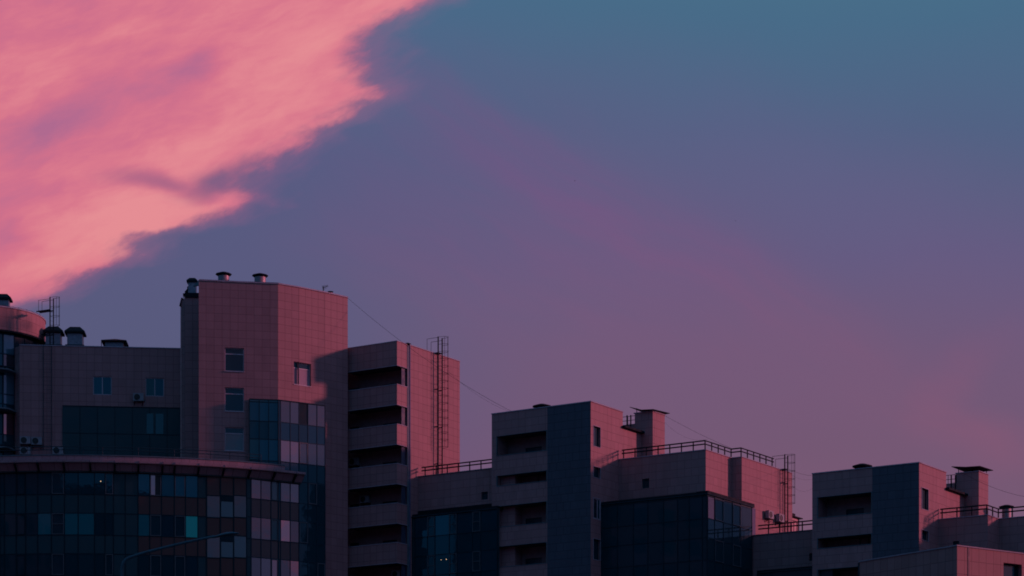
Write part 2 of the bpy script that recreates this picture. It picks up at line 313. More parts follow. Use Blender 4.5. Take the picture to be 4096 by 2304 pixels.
# ------------------------------------------------------------------ mesh builder
class MB:
    def __init__(s): s.v = []; s.f = []; s.uv = []; s.m = []; s.mats = []
    def mi(s, mat):
        if mat not in s.mats: s.mats.append(mat)
        return s.mats.index(mat)
    def face(s, pts, uvs=None, mat=None):
        i = len(s.v); s.v += [tuple(p) for p in pts]; s.f.append(list(range(i, i + len(pts))))
        s.uv.append(uvs or [(0.3, 0.3)] * len(pts)); s.m.append(s.mi(mat) if mat else 0)
    def hexa(s, p, mat=None):   # p: 4 bottom ccw, 4 top ccw
        lx = math.dist(p[0], p[1]); 
        for q in ((0, 1, 5, 4), (1, 2, 6, 5), (2, 3, 7, 6), (3, 0, 4, 7)):
            a = math.dist(p[q[0]], p[q[1]]); z0 = p[q[0]][2]; z1 = p[q[2]][2]
            s.face([p[k] for k in q], [(0, z0), (a, z0), (a, z1), (0, z1)], mat)
        s.face([p[k] for k in (4, 5, 6, 7)], None, mat); s.face([p[k] for k in (3, 2, 1, 0)], None, mat)
    def box(s, x0, x1, y0, y1, z0, z1, mat=None):
        s.hexa([(x0, y0, z0), (x1, y0, z0), (x1, y1, z0), (x0, y1, z0), (x0, y0, z1), (x1, y0, z1), (x1, y1, z1), (x0, y1, z1)], mat)
    def boxW(s, w, s0, s1, z0, z1, n0, n1, mat=None):   # box in wall coordinates; n outward
        a, b_, c, d = w.pt(s0, n1), w.pt(s1, n1), w.pt(s1, n0), w.pt(s0, n0)
        s.hexa([q + (z0,) for q in (a, b_, c, d)] + [q + (z1,) for q in (a, b_, c, d)], mat)
    def tube(s, p, q, r, n=6, mat=None, r2=None):
        p = mathutils.Vector(p); q = mathutils.Vector(q); d = (q - p)
        if d.length < 1e-6: return
        d.normalize(); a = d.orthogonal().normalized(); b_ = d.cross(a); r2 = r if r2 is None else r2
        A = [p + a * cos(2 * pi * k / n) * r + b_ * sin(2 * pi * k / n) * r for k in range(n)]
        B = [q + a * cos(2 * pi * k / n) * r2 + b_ * sin(2 * pi * k / n) * r2 for k in range(n)]
        for k in range(n): s.face([A[k], A[(k + 1) % n], B[(k + 1) % n], B[k]], None, mat)
        s.face(A[::-1], None, mat); s.face(B, None, mat)
    def path(s, pts, r, n=6, mat=None):
        for a, b_ in zip(pts, pts[1:]): s.tube(a, b_, r, n, mat)
    def lathe(s, prof, c=(0, 0, 0), n=28, mat=None):
        for (r0, z0), (r1, z1) in zip(prof, prof[1:]):
            for k in range(n):
                t0, t1 = 2 * pi * k / n, 2 * pi * (k + 1) / n
                q = [(c[0] + r0 * cos(t0), c[1] + r0 * sin(t0), c[2] + z0), (c[0] + r0 * cos(t1), c[1] + r0 * sin(t1), c[2] + z0),
                     (c[0] + r1 * cos(t1), c[1] + r1 * sin(t1), c[2] + z1), (c[0] + r1 * cos(t0), c[1] + r1 * sin(t0), c[2] + z1)]
                if r0 < 1e-5: q = q[1:]
                elif r1 < 1e-5: q = q[:3]
                s.face(q, None, mat)
    def prism(s, pts, z0, z1, mat=None, zref=None, top=None, bottom=True):    # ccw footprint
        zr = z1 if zref is None else zref
        n = len(pts)
        for i in range(n):
            a, b_ = pts[i], pts[(i + 1) % n]; l = math.dist(a, b_)
            s.face([a + (z0,), b_ + (z0,), b_ + (z1,), a + (z1,)], [(0, z0 - zr), (l, z0 - zr), (l, z1 - zr), (0, z1 - zr)], mat)
        s.face([p + (z1,) for p in pts], None, top or mat)
        if bottom: s.face([p + (z0,) for p in reversed(pts)], None, mat)
    def wall(s, w, s0, s1, z0, z1, holes=(), mat=None, zref=None, uref=0.0, depth=0.18, rmat=None, n=0.0):
        zr = z1 if zref is None else zref
        us = sorted({s0, s1, *[h[0] for h in holes], *[h[1] for h in holes]}); us = [u for u in us if s0 <= u <= s1]
        zs = sorted({z0, z1, *[h[2] for h in holes], *[h[3] for h in holes]}); zs = [z for z in zs if z0 <= z <= z1]
        for ua, ub in zip(us, us[1:]):
            for za, zb in zip(zs, zs[1:]):
                um, zm = (ua + ub) / 2, (za + zb) / 2
                if any(h[0] < um < h[1] and h[2] < zm < h[3] for h in holes): continue
                s.face([w.pt(ua, n) + (za,), w.pt(ub, n) + (za,), w.pt(ub, n) + (zb,), w.pt(ua, n) + (zb,)],
                       [(ua - uref, za - zr), (ub - uref, za - zr), (ub - uref, zb - zr), (ua - uref, zb - zr)], mat)
        for h in holes:
            dd = h[4] if len(h) > 4 else depth
            a, b_, c, e = h[:4]; o = n; i = n - dd; rm = rmat or mat
            s.face([w.pt(a, o) + (c,), w.pt(b_, o) + (c,), w.pt(b_, i) + (c,), w.pt(a, i) + (c,)], [(0, 0.3), (b_ - a, 0.3), (b_ - a, 0.3 - dd), (0, 0.3 - dd)], rm)
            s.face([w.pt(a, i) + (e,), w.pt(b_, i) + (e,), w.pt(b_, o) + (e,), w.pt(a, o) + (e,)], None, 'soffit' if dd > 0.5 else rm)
            s.face([w.pt(a, o) + (e,), w.pt(a, o) + (c,), w.pt(a, i) + (c,), w.pt(a, i) + (e,)], [(0.02, e - zr), (0.02, c - zr), (dd, c - zr), (dd, e - zr)], rm)
            s.face([w.pt(b_, i) + (e,), w.pt(b_, i) + (c,), w.pt(b_, o) + (c,), w.pt(b_, o) + (e,)], [(dd, e - zr), (dd, c - zr), (0.02, c - zr), (0.02, e - zr)], rm)
    def build(s, name, mat, parent=None, smooth=False, loc=None):
        me = bpy.data.meshes.new(name)
        off = mathutils.Vector((0, 0, 0))
        if loc is not None: off = mathutils.Vector(loc)
        elif parent is not None and 'worldbuilt' in parent: off = mathutils.Vector(parent['worldbuilt'])
        me.from_pydata([tuple(mathutils.Vector(v) - off) for v in s.v], [], s.f)
        uvl = me.uv_layers.new(name='UVMap'); k = 0
        for f in s.uv:
            for u in f: uvl.data[k].uv = u; k += 1
        used = s.mats or [mat]
        for mm in used: me.materials.append(M[mm or mat])
        if s.mats: 
            for p, i in zip(me.polygons, s.m): p.material_index = i
        if smooth:
            for p in me.polygons: p.use_smooth = True
        me.update()
        o = bpy.data.objects.new(name, me); COL.objects.link(o)
        if smooth:
            try: me.set_sharp_from_angle(angle=R(40))
            except Exception: pass
        if parent is not None: o.parent = parent
        elif loc is not None: o.location = loc
        return o

class Wall:
    """vertical wall plane: point A, direction t (left to right seen from outside), outward normal n"""
    def __init__(s, A, t): s.A = A; l = math.hypot(*t); s.t = (t[0] / l, t[1] / l); s.n = (s.t[1], -s.t[0])
    def pt(s, u, n=0.0): return (s.A[0] + u * s.t[0] + n * s.n[0], s.A[1] + u * s.t[1] + n * s.n[1])
    def s(s_, px):
        k = (px - CX) / F; A, t = s_.A, s_.t
        return (k * A[1] - A[0]) / (t[0] - k * t[1])
    def at(s, px): return s.pt(s.s(px))
    def z(s, px, py): return H + (HY - py) * s.at(px)[1] / F
    def ang(s): return atan2(s.t[1], s.t[0])
def PX(px, Y): return ((px - CX) / F * Y, Y)
def ZY(py, Y): return H + (HY - py) * Y / F

def tag(o, label=None, cat=None, group=None, kind=None):
    if label: o['label'] = label
    if cat: o['category'] = cat
    if group: o['group'] = group
    if kind: o['kind'] = kind
    return o
def thing(name, label, cat, loc=(0, 0, 0), rz=0.0, group=None, world=True):
    o = bpy.data.objects.new(name, None); COL.objects.link(o); o.location = loc; o.rotation_euler = (0, 0, rz)
    o.empty_display_size = 0.5
    tag(o, label, cat, group)
    if world: o['worldbuilt'] = tuple(loc)
    return o
def dup(root, loc, rz, label=None):
    r = root.copy(); COL.objects.link(r); r.location = loc; r.rotation_euler = (0, 0, rz)
    if label: r['label'] = label
    for ch in list(root.children):
        c = ch.copy(); COL.objects.link(c); c.parent = r
        for g in ch.children:
            d = g.copy(); COL.objects.link(d); d.parent = c
    return r

AL = R(32.9)
D_ = (cos(AL), -sin(AL)); R_ = (sin(AL), cos(AL))
def phi(deg): return (cos(R(deg)), sin(R(deg)))

# ------------------------------------------------------------------ shared parts
def window(root, w, s0, s1, z0, z1, layout='single', frame='frame_pvc', pane='glass_dark', rec=0.13, fw=0.06, sill=False, label=None, panes=None, split=None):
    b = MB(); n1 = -rec + 0.05; n0 = -rec
    b.boxW(w, s0, s0 + fw, z0, z1, n0, n1); b.boxW(w, s1 - fw, s1, z0, z1, n0, n1)
    b.boxW(w, s0 + fw, s1 - fw, z0, z0 + fw, n0, n1 - .002); b.boxW(w, s0 + fw, s1 - fw, z1 - fw, z1, n0, n1 - .002)
    cells = [(s0 + fw, s1 - fw, z0 + fw, z1 - fw)]
    if layout == 'two':
        m_ = s0 + (s1 - s0) * (split or 0.5); b.boxW(w, m_ - fw * .6, m_ + fw * .6, z0 + fw, z1 - fw, n0, n1 - .001)
        cells = [(s0 + fw, m_ - fw * .6, z0 + fw, z1 - fw), (m_ + fw * .6, s1 - fw, z0 + fw, z1 - fw)]
    if layout == 'transom':
        m_ = z1 - (z1 - z0) * (split or 0.26); b.boxW(w, s0 + fw, s1 - fw, m_ - fw * .6, m_ + fw * .6, n0, n1 - .001)
        cells = [(s0 + fw, s1 - fw, z0 + fw, m_ - fw * .6), (s0 + fw, s1 - fw, m_ + fw * .6, z1 - fw)]
    if sill: b.boxW(w, s0 - .04, s1 + .04, z0 - .05, z0 - .003, -rec, 0.05)
    o = b.build('window', frame, root)
    if label: o['label'] = label
    for i, c in enumerate(cells):
        g = MB(); g.boxW(w, c[0], c[1], c[2], c[3], n0 + .005, n0 + .02)
        pm = panes[i % len(panes)] if panes else pane
        g.build('pane', pm, o, loc=root['worldbuilt'])
    return o
def rail(name, label, pts, z, post=1.0, hgt=0.68, r=0.035, mat='metal_dark', group=None, lead=(0, 0), z2=None):
    """two-bar railing standing on a wall top; pts is a plan polyline"""
    loc = (pts[0][0], pts[0][1], z)
    t = thing(name, label, 'railing', loc, group=group)
    for k, hh in enumerate((hgt, hgt * 0.62)):
        b = MB()
        for i, (a, c) in enumerate(zip(pts, pts[1:])):
            l = math.dist(a, c); e = ((c[0] - a[0]) / l, (c[1] - a[1]) / l)
            a2 = (a[0] - e[0] * (lead[0] if i == 0 else .02), a[1] - e[1] * (lead[0] if i == 0 else .02))
            c2 = (c[0] + e[0] * (lead[1] if i == len(pts) - 2 else .02), c[1] + e[1] * (lead[1] if i == len(pts) - 2 else .02))
            b.tube(a2 + (z + hh,), c2 + (z + hh,), r, 6)
        b.build('top_rail' if k == 0 else 'middle_rail', mat, t)
    pm = None
    for i, (a, c) in enumerate(zip(pts, pts[1:])):
        l = math.dist(a, c); n = max(1, round(l / post))
        for k in range(n + (1 if i == len(pts) - 2 else 0)):
            x, y = a[0] + (c[0] - a[0]) * k / n, a[1] + (c[1] - a[1]) * k / n
            if pm is None:
                b = MB(); b.tube((0, 0, -.04), (0, 0, hgt), r * .95, 6); b.box(-.08, .08, -.06, .06, -.02, .012)
                po = b.build('post', mat, None); po.parent = t; pm = po
            else:
                po = pm.copy(); COL.objects.link(po); po.parent = t
            po.location = (x - loc[0], y - loc[1], 0)
    return t
def ladder(name, label, w, s, zb, zt, zroof, cage=True, off=0.28, width=0.55, step=0.58, loops=True, brackets=True, group=None, mat='metal_dark', capz=None, cage_from=None, wide=.055):
    x, y = w.pt(s); ang = w.ang()
    t = thing(name, label, 'ladder', (x, y, zb), ang, group, world=False)
    Hh = zt - zb
    for sx in (-width / 2, width / 2):
        b = MB(); b.box(sx - wide / 2, sx + wide / 2, -off - .035, -off + .035, 0, Hh if sx < 0 else Hh - .02); b.build('stringer', mat, t)
    k = 0.3; rg = None
    while k < zroof - zb + .2:
        if rg is None: b = MB(); b.tube((-width / 2, -off, 0), (width / 2, -off, 0), .009, 5); rg = b.build('rung', mat, t); o = rg
        else: o = rg.copy(); COL.objects.link(o); o.parent = t
        o.location = (0, 0, k); k += .33
    if cage:
        b = MB(); z = Hh - .04; zlow = (cage_from - zb) if cage_from else 2.2; rr = .40
        def hoop(z):
            pts = [(width / 2 * cos(a) * 1.1, -off - .02 - .72 * sin(a) ** .8 if sin(a) > 0 else -off, z) for a in [pi * j / 12 for j in range(13)]]
            return pts
        last = None
        while z > zlow: b.path(hoop(z), .014, 5); last = z; z -= step
        for j in (3, 6, 9):
            p = hoop(Hh - .04)[j]; b.tube(p, (p[0], p[1], last), .013, 5)
        b.build('safety_cage', mat, t)
    if brackets:
        k = 1.2
        while k < zroof - zb - .1:
            for sx in (-width / 2, width / 2):
                b = MB(); b.box(sx - .03, sx + .03, -off, -.002, k, k + .07); b.build('bracket', mat, t)
            k += 2.9
    if loops:
        b = MB(); zr = zroof - zb
        for sx, q in ((-width / 2, 0), (width / 2, -.14)):
            b.path([(sx, -off, Hh - .06 + q), (sx, .75, Hh - .06 + q), (sx, .75, zr + .02)], .016, 5)
        b.build('handrail', mat, t)
        b = MB(); b.box(-width / 2, width / 2, -off, .55, zr + .03, zr + .09); b.build('platform', mat, t)
    return t
def ac_unit(label, w, s, z, group='air conditioners on the facades', first=[None], n=0.0):
    x, y = w.pt(s, n); ang = w.ang()
    if first[0] is None:
        t = thing('air_conditioner', label, 'air conditioner', (x, y, z), ang, group, world=False)
        b = MB(); b.box(-.40, .40, -.42, -.12, 0, .56); b.box(-.415, .415, -.43, -.11, .54, .58)
        b.box(.23, .385, -.426, -.419, .05, .5)
        b.build('casing', 'plastic_white', t)
        b = MB(); pr = [(0.0, 0), (.05, .012), (.21, 0.0), (.225, .02), (.235, 0)]
        for (r0, h0), (r1, h1) in zip(pr, pr[1:]):
            for k in range(20):
                a0, a1 = 2 * pi * k / 20, 2 * pi * (k + 1) / 20
                q = [(-.1 + r0 * cos(a0), -.423 - h0, .28 + r0 * sin(a0)), (-.1 + r0 * cos(a1), -.423 - h0, .28 + r0 * sin(a1)), (-.1 + r1 * cos(a1), -.423 - h1, .28 + r1 * sin(a1)), (-.1 + r1 * cos(a0), -.423 - h1, .28 + r1 * sin(a0))]
                b.face(q if r0 > 0 else q[1:], None)
        b.build('fan_grille', 'fan_dark', t)
        for sx in (-.3, .3):
            b = MB(); b.box(sx - .02, sx + .02, -.46, 0, -.05, -.003); b.box(sx - .02, sx + .02, -.03, 0, -.3, -.05)
            b.tube((sx, -.4, -.05), (sx, -.02, -.28), .014, 5); b.build('bracket', 'metal_dark', t)
        b = MB(); b.path([(.36, -.2, .1), (.47, -.15, .12), (.47, -.03, .0), (.47, -.02, -.5)], .02, 6); b.build('pipe', 'plastic_white', t)
        first[0] = t; return t
    return dup(first[0], (x, y, z), ang, label)
def coping(root, w, s0, s1, z, mat='coping', th=0.07, out=0.05, inn=0.30, name='coping'):
    b = MB(); b.boxW(w, s0, s1, z, z + th, -inn, out)
    return b.build(name, mat, root)

# ================================================================== GROUND
b = MB(); b.face([(-1500, -800, 0), (1500, -800, 0), (1500, 2500, 0), (-1500, 2500, 0)])
tag(b.build('ground', 'asphalt'), 'dark ground far below the roofs', None, None, 'structure')

# ================================================================== CORNER TOWER
TW = thing('corner_tower', 'tallest pink tiled tower with rounded right side and two round roof vents', 'building', PX(950, 203) + (0,))
wf = Wall(PX(930, 198.8), phi(10.7))
wt1 = Wall(wf.at(1112), phi(35)); wt2 = Wall(wt1.at(1196), phi(41)); wt3 = Wall(wt2.at(1300), phi(44.5))
ZT = wf.z(1112, 1137)
sl, sr = wf.s(795), wf.s(1112)
bay_top = wt1.z(1112, 1594)
b = MB()
holes = []
s0, s1 = wf.s(899), wf.s(976)
WINZ = [(wf.z(935, 1485), wf.z(935, 1391)), (wf.z(935, 1645), wf.z(935, 1550)), (wf.z(935, 1803), wf.z(935, 1709))]
for za, zb in WINZ: holes.append((s0, s1, za, zb))
b.wall(wf, sl, sr, 0, ZT, holes, 'tile', uref=sr % .6)
l1 = wt1.s(1196)
b.wall(wt1, 0, l1, 0, ZT, (), 'tile')
l2 = wt2.s(1300)
wz0, wz1 = wt2.z(1240, 1546), wt2.z(1240, 1456)
ws0, ws1 = wt1.s(1175), wt1.s(1243)
# the right window sits across facet one and two: put it on facet two's plane
hs0, hs1 = wt2.s(1197.5), wt2.s(1244)
wlow = wt2.z(1240, 1546); whigh = wt2.z(1240, 1456)
ha0 = wt1.s(1175)
b2 = MB()
b = MB()
b.wall(wf, sl, sr, 0, ZT, holes, 'tile', uref=sr % .6)
b.wall(wt1, 0, l1, 0, ZT, [(ha0, l1 - .0001, wlow, whigh)], 'tile')
b.wall(wt2, 0, l2, 0, ZT, [(0.0001, hs1, wlow, whigh)], 'tile')
l3 = wt3.s(1391)
b.wall(wt3, 0, l3, 0, ZT, (), 'tile')
pe = wt3.at(1391); pl = wf.pt(sl)
back = [pe, (pe[0] - 2.5, pe[1] + 9), (pl[0] - .5, pl[1] + 13), (pl[0] + .35, pl[1] + .6)]
for a, c in zip(back, back[1:] + [pl]):
    w_ = Wall(a, (c[0] - a[0], c[1] - a[1])); b.wall(w_, 0, math.dist(a, c), 0, ZT, (), 'tile')
b.face([p + (ZT - .02,) for p in [pl, wf.pt(sr), wt1.at(1196), wt2.at(1300), pe] + back[1:]], None, 'roofing')
b.build('wall', 'tile', TW)
b = MB()
for w_, a, c in ((wf, sl, sr), (wt1, 0, l1), (wt2, 0, l2), (wt3, 0, l3)):
    b.boxW(w_, a, c, ZT, ZT + .09, -.3, .06)
b.build('coping', 'coping', TW)
b = MB(); b.path([wf.pt(sl + .1, -.1) + (ZT + .13,), wf.pt((sl + sr) / 2, -.1) + (ZT + .12,), wf.pt(sr, -.1) + (ZT + .14,), wt3.pt(l3, -.1) + (ZT + .12,)], .012, 5); b.build('lightning_wire', 'metal_dark', TW)
for i, (za, zb) in enumerate(WINZ):
    window(TW, wf, s0, s1, za, zb, 'transom', rec=.16, pane='glass_dark', sill=True, panes=['glass_fabric' if i == 2 else 'glass_dark', 'glass_dark'])
pc0, pc1 = wt1.at(1175.5), wt2.at(1243)
wch = Wall(pc0, (pc1[0] - pc0[0], pc1[1] - pc0[1])); lch = math.dist(pc0, pc1)
g = MB(); g.boxW(wch, -.3, lch + .3, wlow - .2, whigh + .2, -.75, -.30); g.build('window_reveal', 'frame_pvc', TW)
window(TW, wch, .0, lch - .0, wlow, whigh, 'transom', rec=.20, panes=['pink_reflection', 'glass_dark'], label='window with a pink sky reflection painted on its pane', sill=True)
# lower attached strip on the left of the tower
wA = Wall(PX(740, 201.6), phi(2)); zA = wA.z(760, 1190)
b = MB(); b.prism([wA.at(739), wA.at(797), (wA.at(797)[0], 212), (wA.at(739)[0] + .5, 212)], 0, zA, 'tile', top='roofing')
wB = Wall(PX(723, 203.0), phi(-14)); zB = wB.z(730, 1199)
b.prism([wB.at(724), wB.at(740), (wB.at(740)[0], 212), (wB.at(724)[0] + .6, 212)], 0, zB, 'tile', top='roofing')
b.build('side_wall', 'tile', TW)
b = MB(); b.boxW(wB, wB.s(722.2), wB.s(726.5), wf.z(725, 1830), zB - .55, -.1, .02); b.build('lit_edge_strip', 'brass_door', TW)  # paler pink strip, its colour stands for the lit tower edge
b = MB(); b.boxW(wA, wA.s(740), wA.s(796), zA, zA + .34, -.6, .10); b.build('roof_flashing', 'metal_dark', TW)
b = MB(); b.hexa([wB.pt(wB.s(719.5), .15) + (zB - .5,), wB.pt(wB.s(728), .15) + (zB + .05,), wB.pt(wB.s(728), -.5) + (zB + .05,), wB.pt(wB.s(719.5), -.5) + (zB - .5,),
                  wB.pt(wB.s(720.5), .15) + (zB - .42,), wB.pt(wB.s(728), .15) + (zB + .15,), wB.pt(wB.s(728), -.5) + (zB + .15,), wB.pt(wB.s(720.5), -.5) + (zB - .42,)]); b.build('gutter_end', 'metal_dark', TW)
b = MB(); p0, p1 = wf.pt(sl + .02, .02), wf.pt(sl - .42, -.3)
b.hexa([p0 + (zA + .1,), (p0[0] + .1, p0[1] + .1, zA + .1), (p1[0] + .1, p1[1] + .1, zA + .1), p1 + (zA + .1,), p0 + (ZT + .02,), (p0[0] + .1, p0[1] + .1, ZT + .02), (p0[0] + .02, p0[1] + .1, ZT + .02), (p0[0] - .04, p0[1], ZT + .02)])
b.build('parapet_end', 'coping_dark', TW)

# glazed bay on the tower
def curtain(root, w, cols, rows, kinds, zb, zt, frame='frame_dark', back='spandrel_dark', fn=0.06, mull=.055, name='curtain_wall', backdepth=.25, tr=True):
    """cols: list of s boundaries; rows: list of (z0,z1,spec) cells; kinds[row][col] = material or None"""
    b = MB(); b.boxW(w, cols[0], cols[-1], zb, zt, -backdepth, 0.0); b.build(name, back, root)
    b = MB()
    for s in cols: b.boxW(w, s - mull / 2, s + mull / 2, zb, zt, 0.0, fn)
    zsx = sorted({r[0] for r in rows} | {r[1] for r in rows})
    if tr:
        for z in zsx:
            for a, c in zip(cols, cols[1:]): b.boxW(w, a + mull / 2, c - mull / 2, z - mull / 2, z + mull / 2, 0.001, fn - .004)
    b.build('mullions', frame, root)
    for r, ks in zip(rows, kinds):
        for i, k in enumerate(ks):
            if not k: continue
            a, c = cols[i] + mull / 2, cols[i + 1] - mull / 2; z0, z1 = r[0] + mull / 2, r[1] - mull / 2
            if c - a < .03: continue
            if k.startswith('sp'):
                g = MB(); g.boxW(w, a + .002, c - .002, z0 + .002, z1 - .002, 0.001, .02); g.build('spandrel_panel', k[3:], root); continue
            sash = k.startswith('op:')
            if sash:
                k = k[3:]; g = MB(); q = .05; e0, e1 = .0, fn + .03
                g.boxW(w, a, a + q, z0, z1, e0, e1); g.boxW(w, c - q, c, z0, z1, e0, e1); g.boxW(w, a + q, c - q, z0, z0 + q, e0, e1); g.boxW(w, a + q, c - q, z1 - q, z1, e0, e1)
                if k.startswith('bar:'): k = k[4:]; g.boxW(w, a + q, c - q, (z0 + z1) / 2 - .02, (z0 + z1) / 2 + .02, e0, e1 - .01)
                o = g.build('window', 'sash' if 'sash' in M else frame, root)
                g = MB(); g.boxW(w, a + q, c - q, z0 + q, z1 - q, .005, .03); g.build('pane', k, o, loc=root['worldbuilt'])
            else:
                g = MB(); g.boxW(w, a + .002, c - .002, z0 + .002, z1 - .002, .003, .028); g.build('window', k, root)
simple('sash', (0.09, 0.10, 0.13), 0.45)

wbay = Wall(wf.pt(sr, .35), phi(33)); 
cpx = [1121.5, 1160, 1195, 1231, 1267, 1299.5]
cols = [0.0] + [wbay.s(p) for p in cpx]
G = 36.03
def rowz(k, base=G): return (base - 3 * k - 1.62, base - 3 * k)
BT = wbay.z(1112, 1601)
rows = []; kinds = []
r0 = (rowz(-2)[0] - 0.03, BT); rows.append(r0); kinds.append(['glass_blue', 'glass_sky', 'glass_sky', 'sp:frame_dark', 'glass_sky', 'glass_sky'])
rows.append((rowz(-1)[1], r0[0])); kinds.append(['glass_blue'] * 6)
rows.append(rowz(-1)); kinds.append(['glass_blue', 'glass_pink', 'glass_pink', 'op:glass_sky', 'glass_sky', 'glass_sky'])
rows.append((rowz(0)[1], rowz(-1)[0])); kinds.append(['sp:spandrel_blue'] * 3 + ['glass_dark'] * 3)
K = [['glass_blue', 'glass_sky', 'glass_sky', 'glass_dark', 'op:glass_dark', 'glass_dark'], ['glass_blue', 'glass_pink', 'glass_sky', 'op:glass_dark', 'glass_dark', 'glass_dark'], ['glass_blue', 'glass_sky', 'glass_pink', 'glass_dark', 'glass_dark', 'op:glass_dark']]
for k in range(3):
    rows.append(rowz(k)); kinds.append(K[k])
    rows.append((rowz(k + 1)[1], rowz(k)[0])); kinds.append(['sp:spandrel_brown'] * 3 + ['glass_dark'] * 3)
curtain(TW, wbay, cols, rows, kinds, 0, BT, frame='frame_teal')
b = MB(); b.boxW(wbay, 0, cols[-1], BT, BT + .05, -.3, .10); b.build('sill_strip', 'frame_teal', TW)
# front side of the bay: three teal panes
wbf = Wall(wf.pt(wf.s(996), .35), (wf.pt(sr, .35)[0] - wf.pt(wf.s(996), .35)[0], wf.pt(sr, .35)[1] - wf.pt(wf.s(996), .35)[1]))
Lb = math.dist(wbf.A, wf.pt(sr, .35))
cb = [0, Lb * .335, Lb * .66, Lb * .985]
rws = [(BT - .18, BT), (r0[0], BT - .18), (rowz(-1)[1], r0[0]), rowz(-1), (rowz(0)[1], rowz(-1)[0]), rowz(0)]
kd = [['glass_teal'] * 3, ['glass_blue'] * 3, ['glass_dark'] * 3, ['glass_teal', 'glass_blue', 'glass_blue'], ['glass_dark'] * 3, ['glass_dark'] * 3]
curtain(TW, wbf, cb, rws, kd, 20, BT, frame='frame_dark', backdepth=.33, name='curtain_wall')
b = MB(); b.boxW(wbf, 0, Lb, BT, BT + .05, -.33, .05); b.build('sill_strip', 'frame_dark', TW)

# ================================================================== PODIUM (curved glazed facade)
PO = thing('curved_facade_building', 'dark curved glass building with tiled eaves and deep brackets, lower left', 'building', PX(300, 205) + (0,))
rows_col = [0, 18, 65, 103, 151, 206, 258, 313, 378, 420, 454, 501, 552, 599, 646, 697, 742, 791, 826, 881, 934, 986]
allpx = [-100, -60, -30] + rows_col
def ph(px):
    P_ = [(-200, -17), (113, -7), (340, 4), (564, 11), (854, 17), (985, 24)]
    if px <= P_[0][0]: return P_[0][1]
    for (a, x), (c, y) in zip(P_, P_[1:]):
        if px <= c: return x + (y - x) * (px - a) / (c - a)
    return P_[-1][1]
wr = Wall(wbay.A, phi(33))          # same plane as the tower bay, carried on to the left
pts = {1112: wbay.A}
p1004 = wr.at(1004); pts[1004] = p1004; pts[986] = wr.at(986)
cur = pts[986]; prev = 986
chain = [(986, pts[986])]
for px in sorted(allpx)[::-1][1:]:
    w_ = Wall(cur, phi(ph((px + prev) / 2))); cur = w_.at(px); chain.append((px, cur)); prev = px
chain = chain[::-1]     # left to right
fac = [(p, q) for p, q in chain]
# right flat section below the eaves
c3 = [wr.s(p) for p in (986, 1004, 1043, 1083, 1112)]
rows = []; kinds = []
K = [['sp:spandrel_dark', 'glass_sky', 'glass_sky', 'op:glass_fabric'], ['sp:spandrel_dark', 'glass_sky', 'glass_sky', 'op:glass_teal'], ['sp:spandrel_dark', 'glass_sky', 'glass_sky', 'op:glass_pink']]
ZF = ZY(1880, wr.at(1050)[1]) + .1
for k in range(3):
    rows.append(rowz(k)); kinds.append(K[k])
    rows.append((rowz(k + 1)[1], rowz(k)[0])); kinds.append(['sp:spandrel_dark'] + ['sp:spandrel_brown'] * 3)
curtain(PO, wr, c3, rows, kinds, 0, 36.6, frame='frame_teal')
# curved section
D1, D2, TE, BL, BB = 'glass_dark', 'glass_blue', 'glass_teal', 'glass_blind', 'window_lit'
tabs = {  # column start px -> kinds of three rows
    -100: [D1, D1, D1], -60: [D1, D1, D1], -30: [D1, D1, D1], 0: [D1, D1, D1], 18: [D1, TE, D1], 65: ['op:' + D1, 'op:' + TE, 'op:' + D1], 103: [D1, D1, D1],
    151: [D1, BL, D1], 206: ['op:' + D1, 'op:bar:' + D1, 'op:' + D1], 258: [D1, BL, D1], 313: [D1, BL, TE], 378: [D1, D1, D1], 420: ['op:' + D1, D1, 'op:' + D1],
    454: ['sp:spandrel_dark'] * 3, 501: ['sp:spandrel_dark'] * 3, 552: [D2, BL, D1], 599: ['op:glass_pink', 'op:' + TE, 'op:' + D1], 646: [D2, D2, D1], 697: ['op:' + D2, 'op:' + D1, 'op:' + D1],
    742: [D2, BB, D2], 791: ['sp:spandrel_dark'] * 3}
bodyb = MB(); mull = MB()
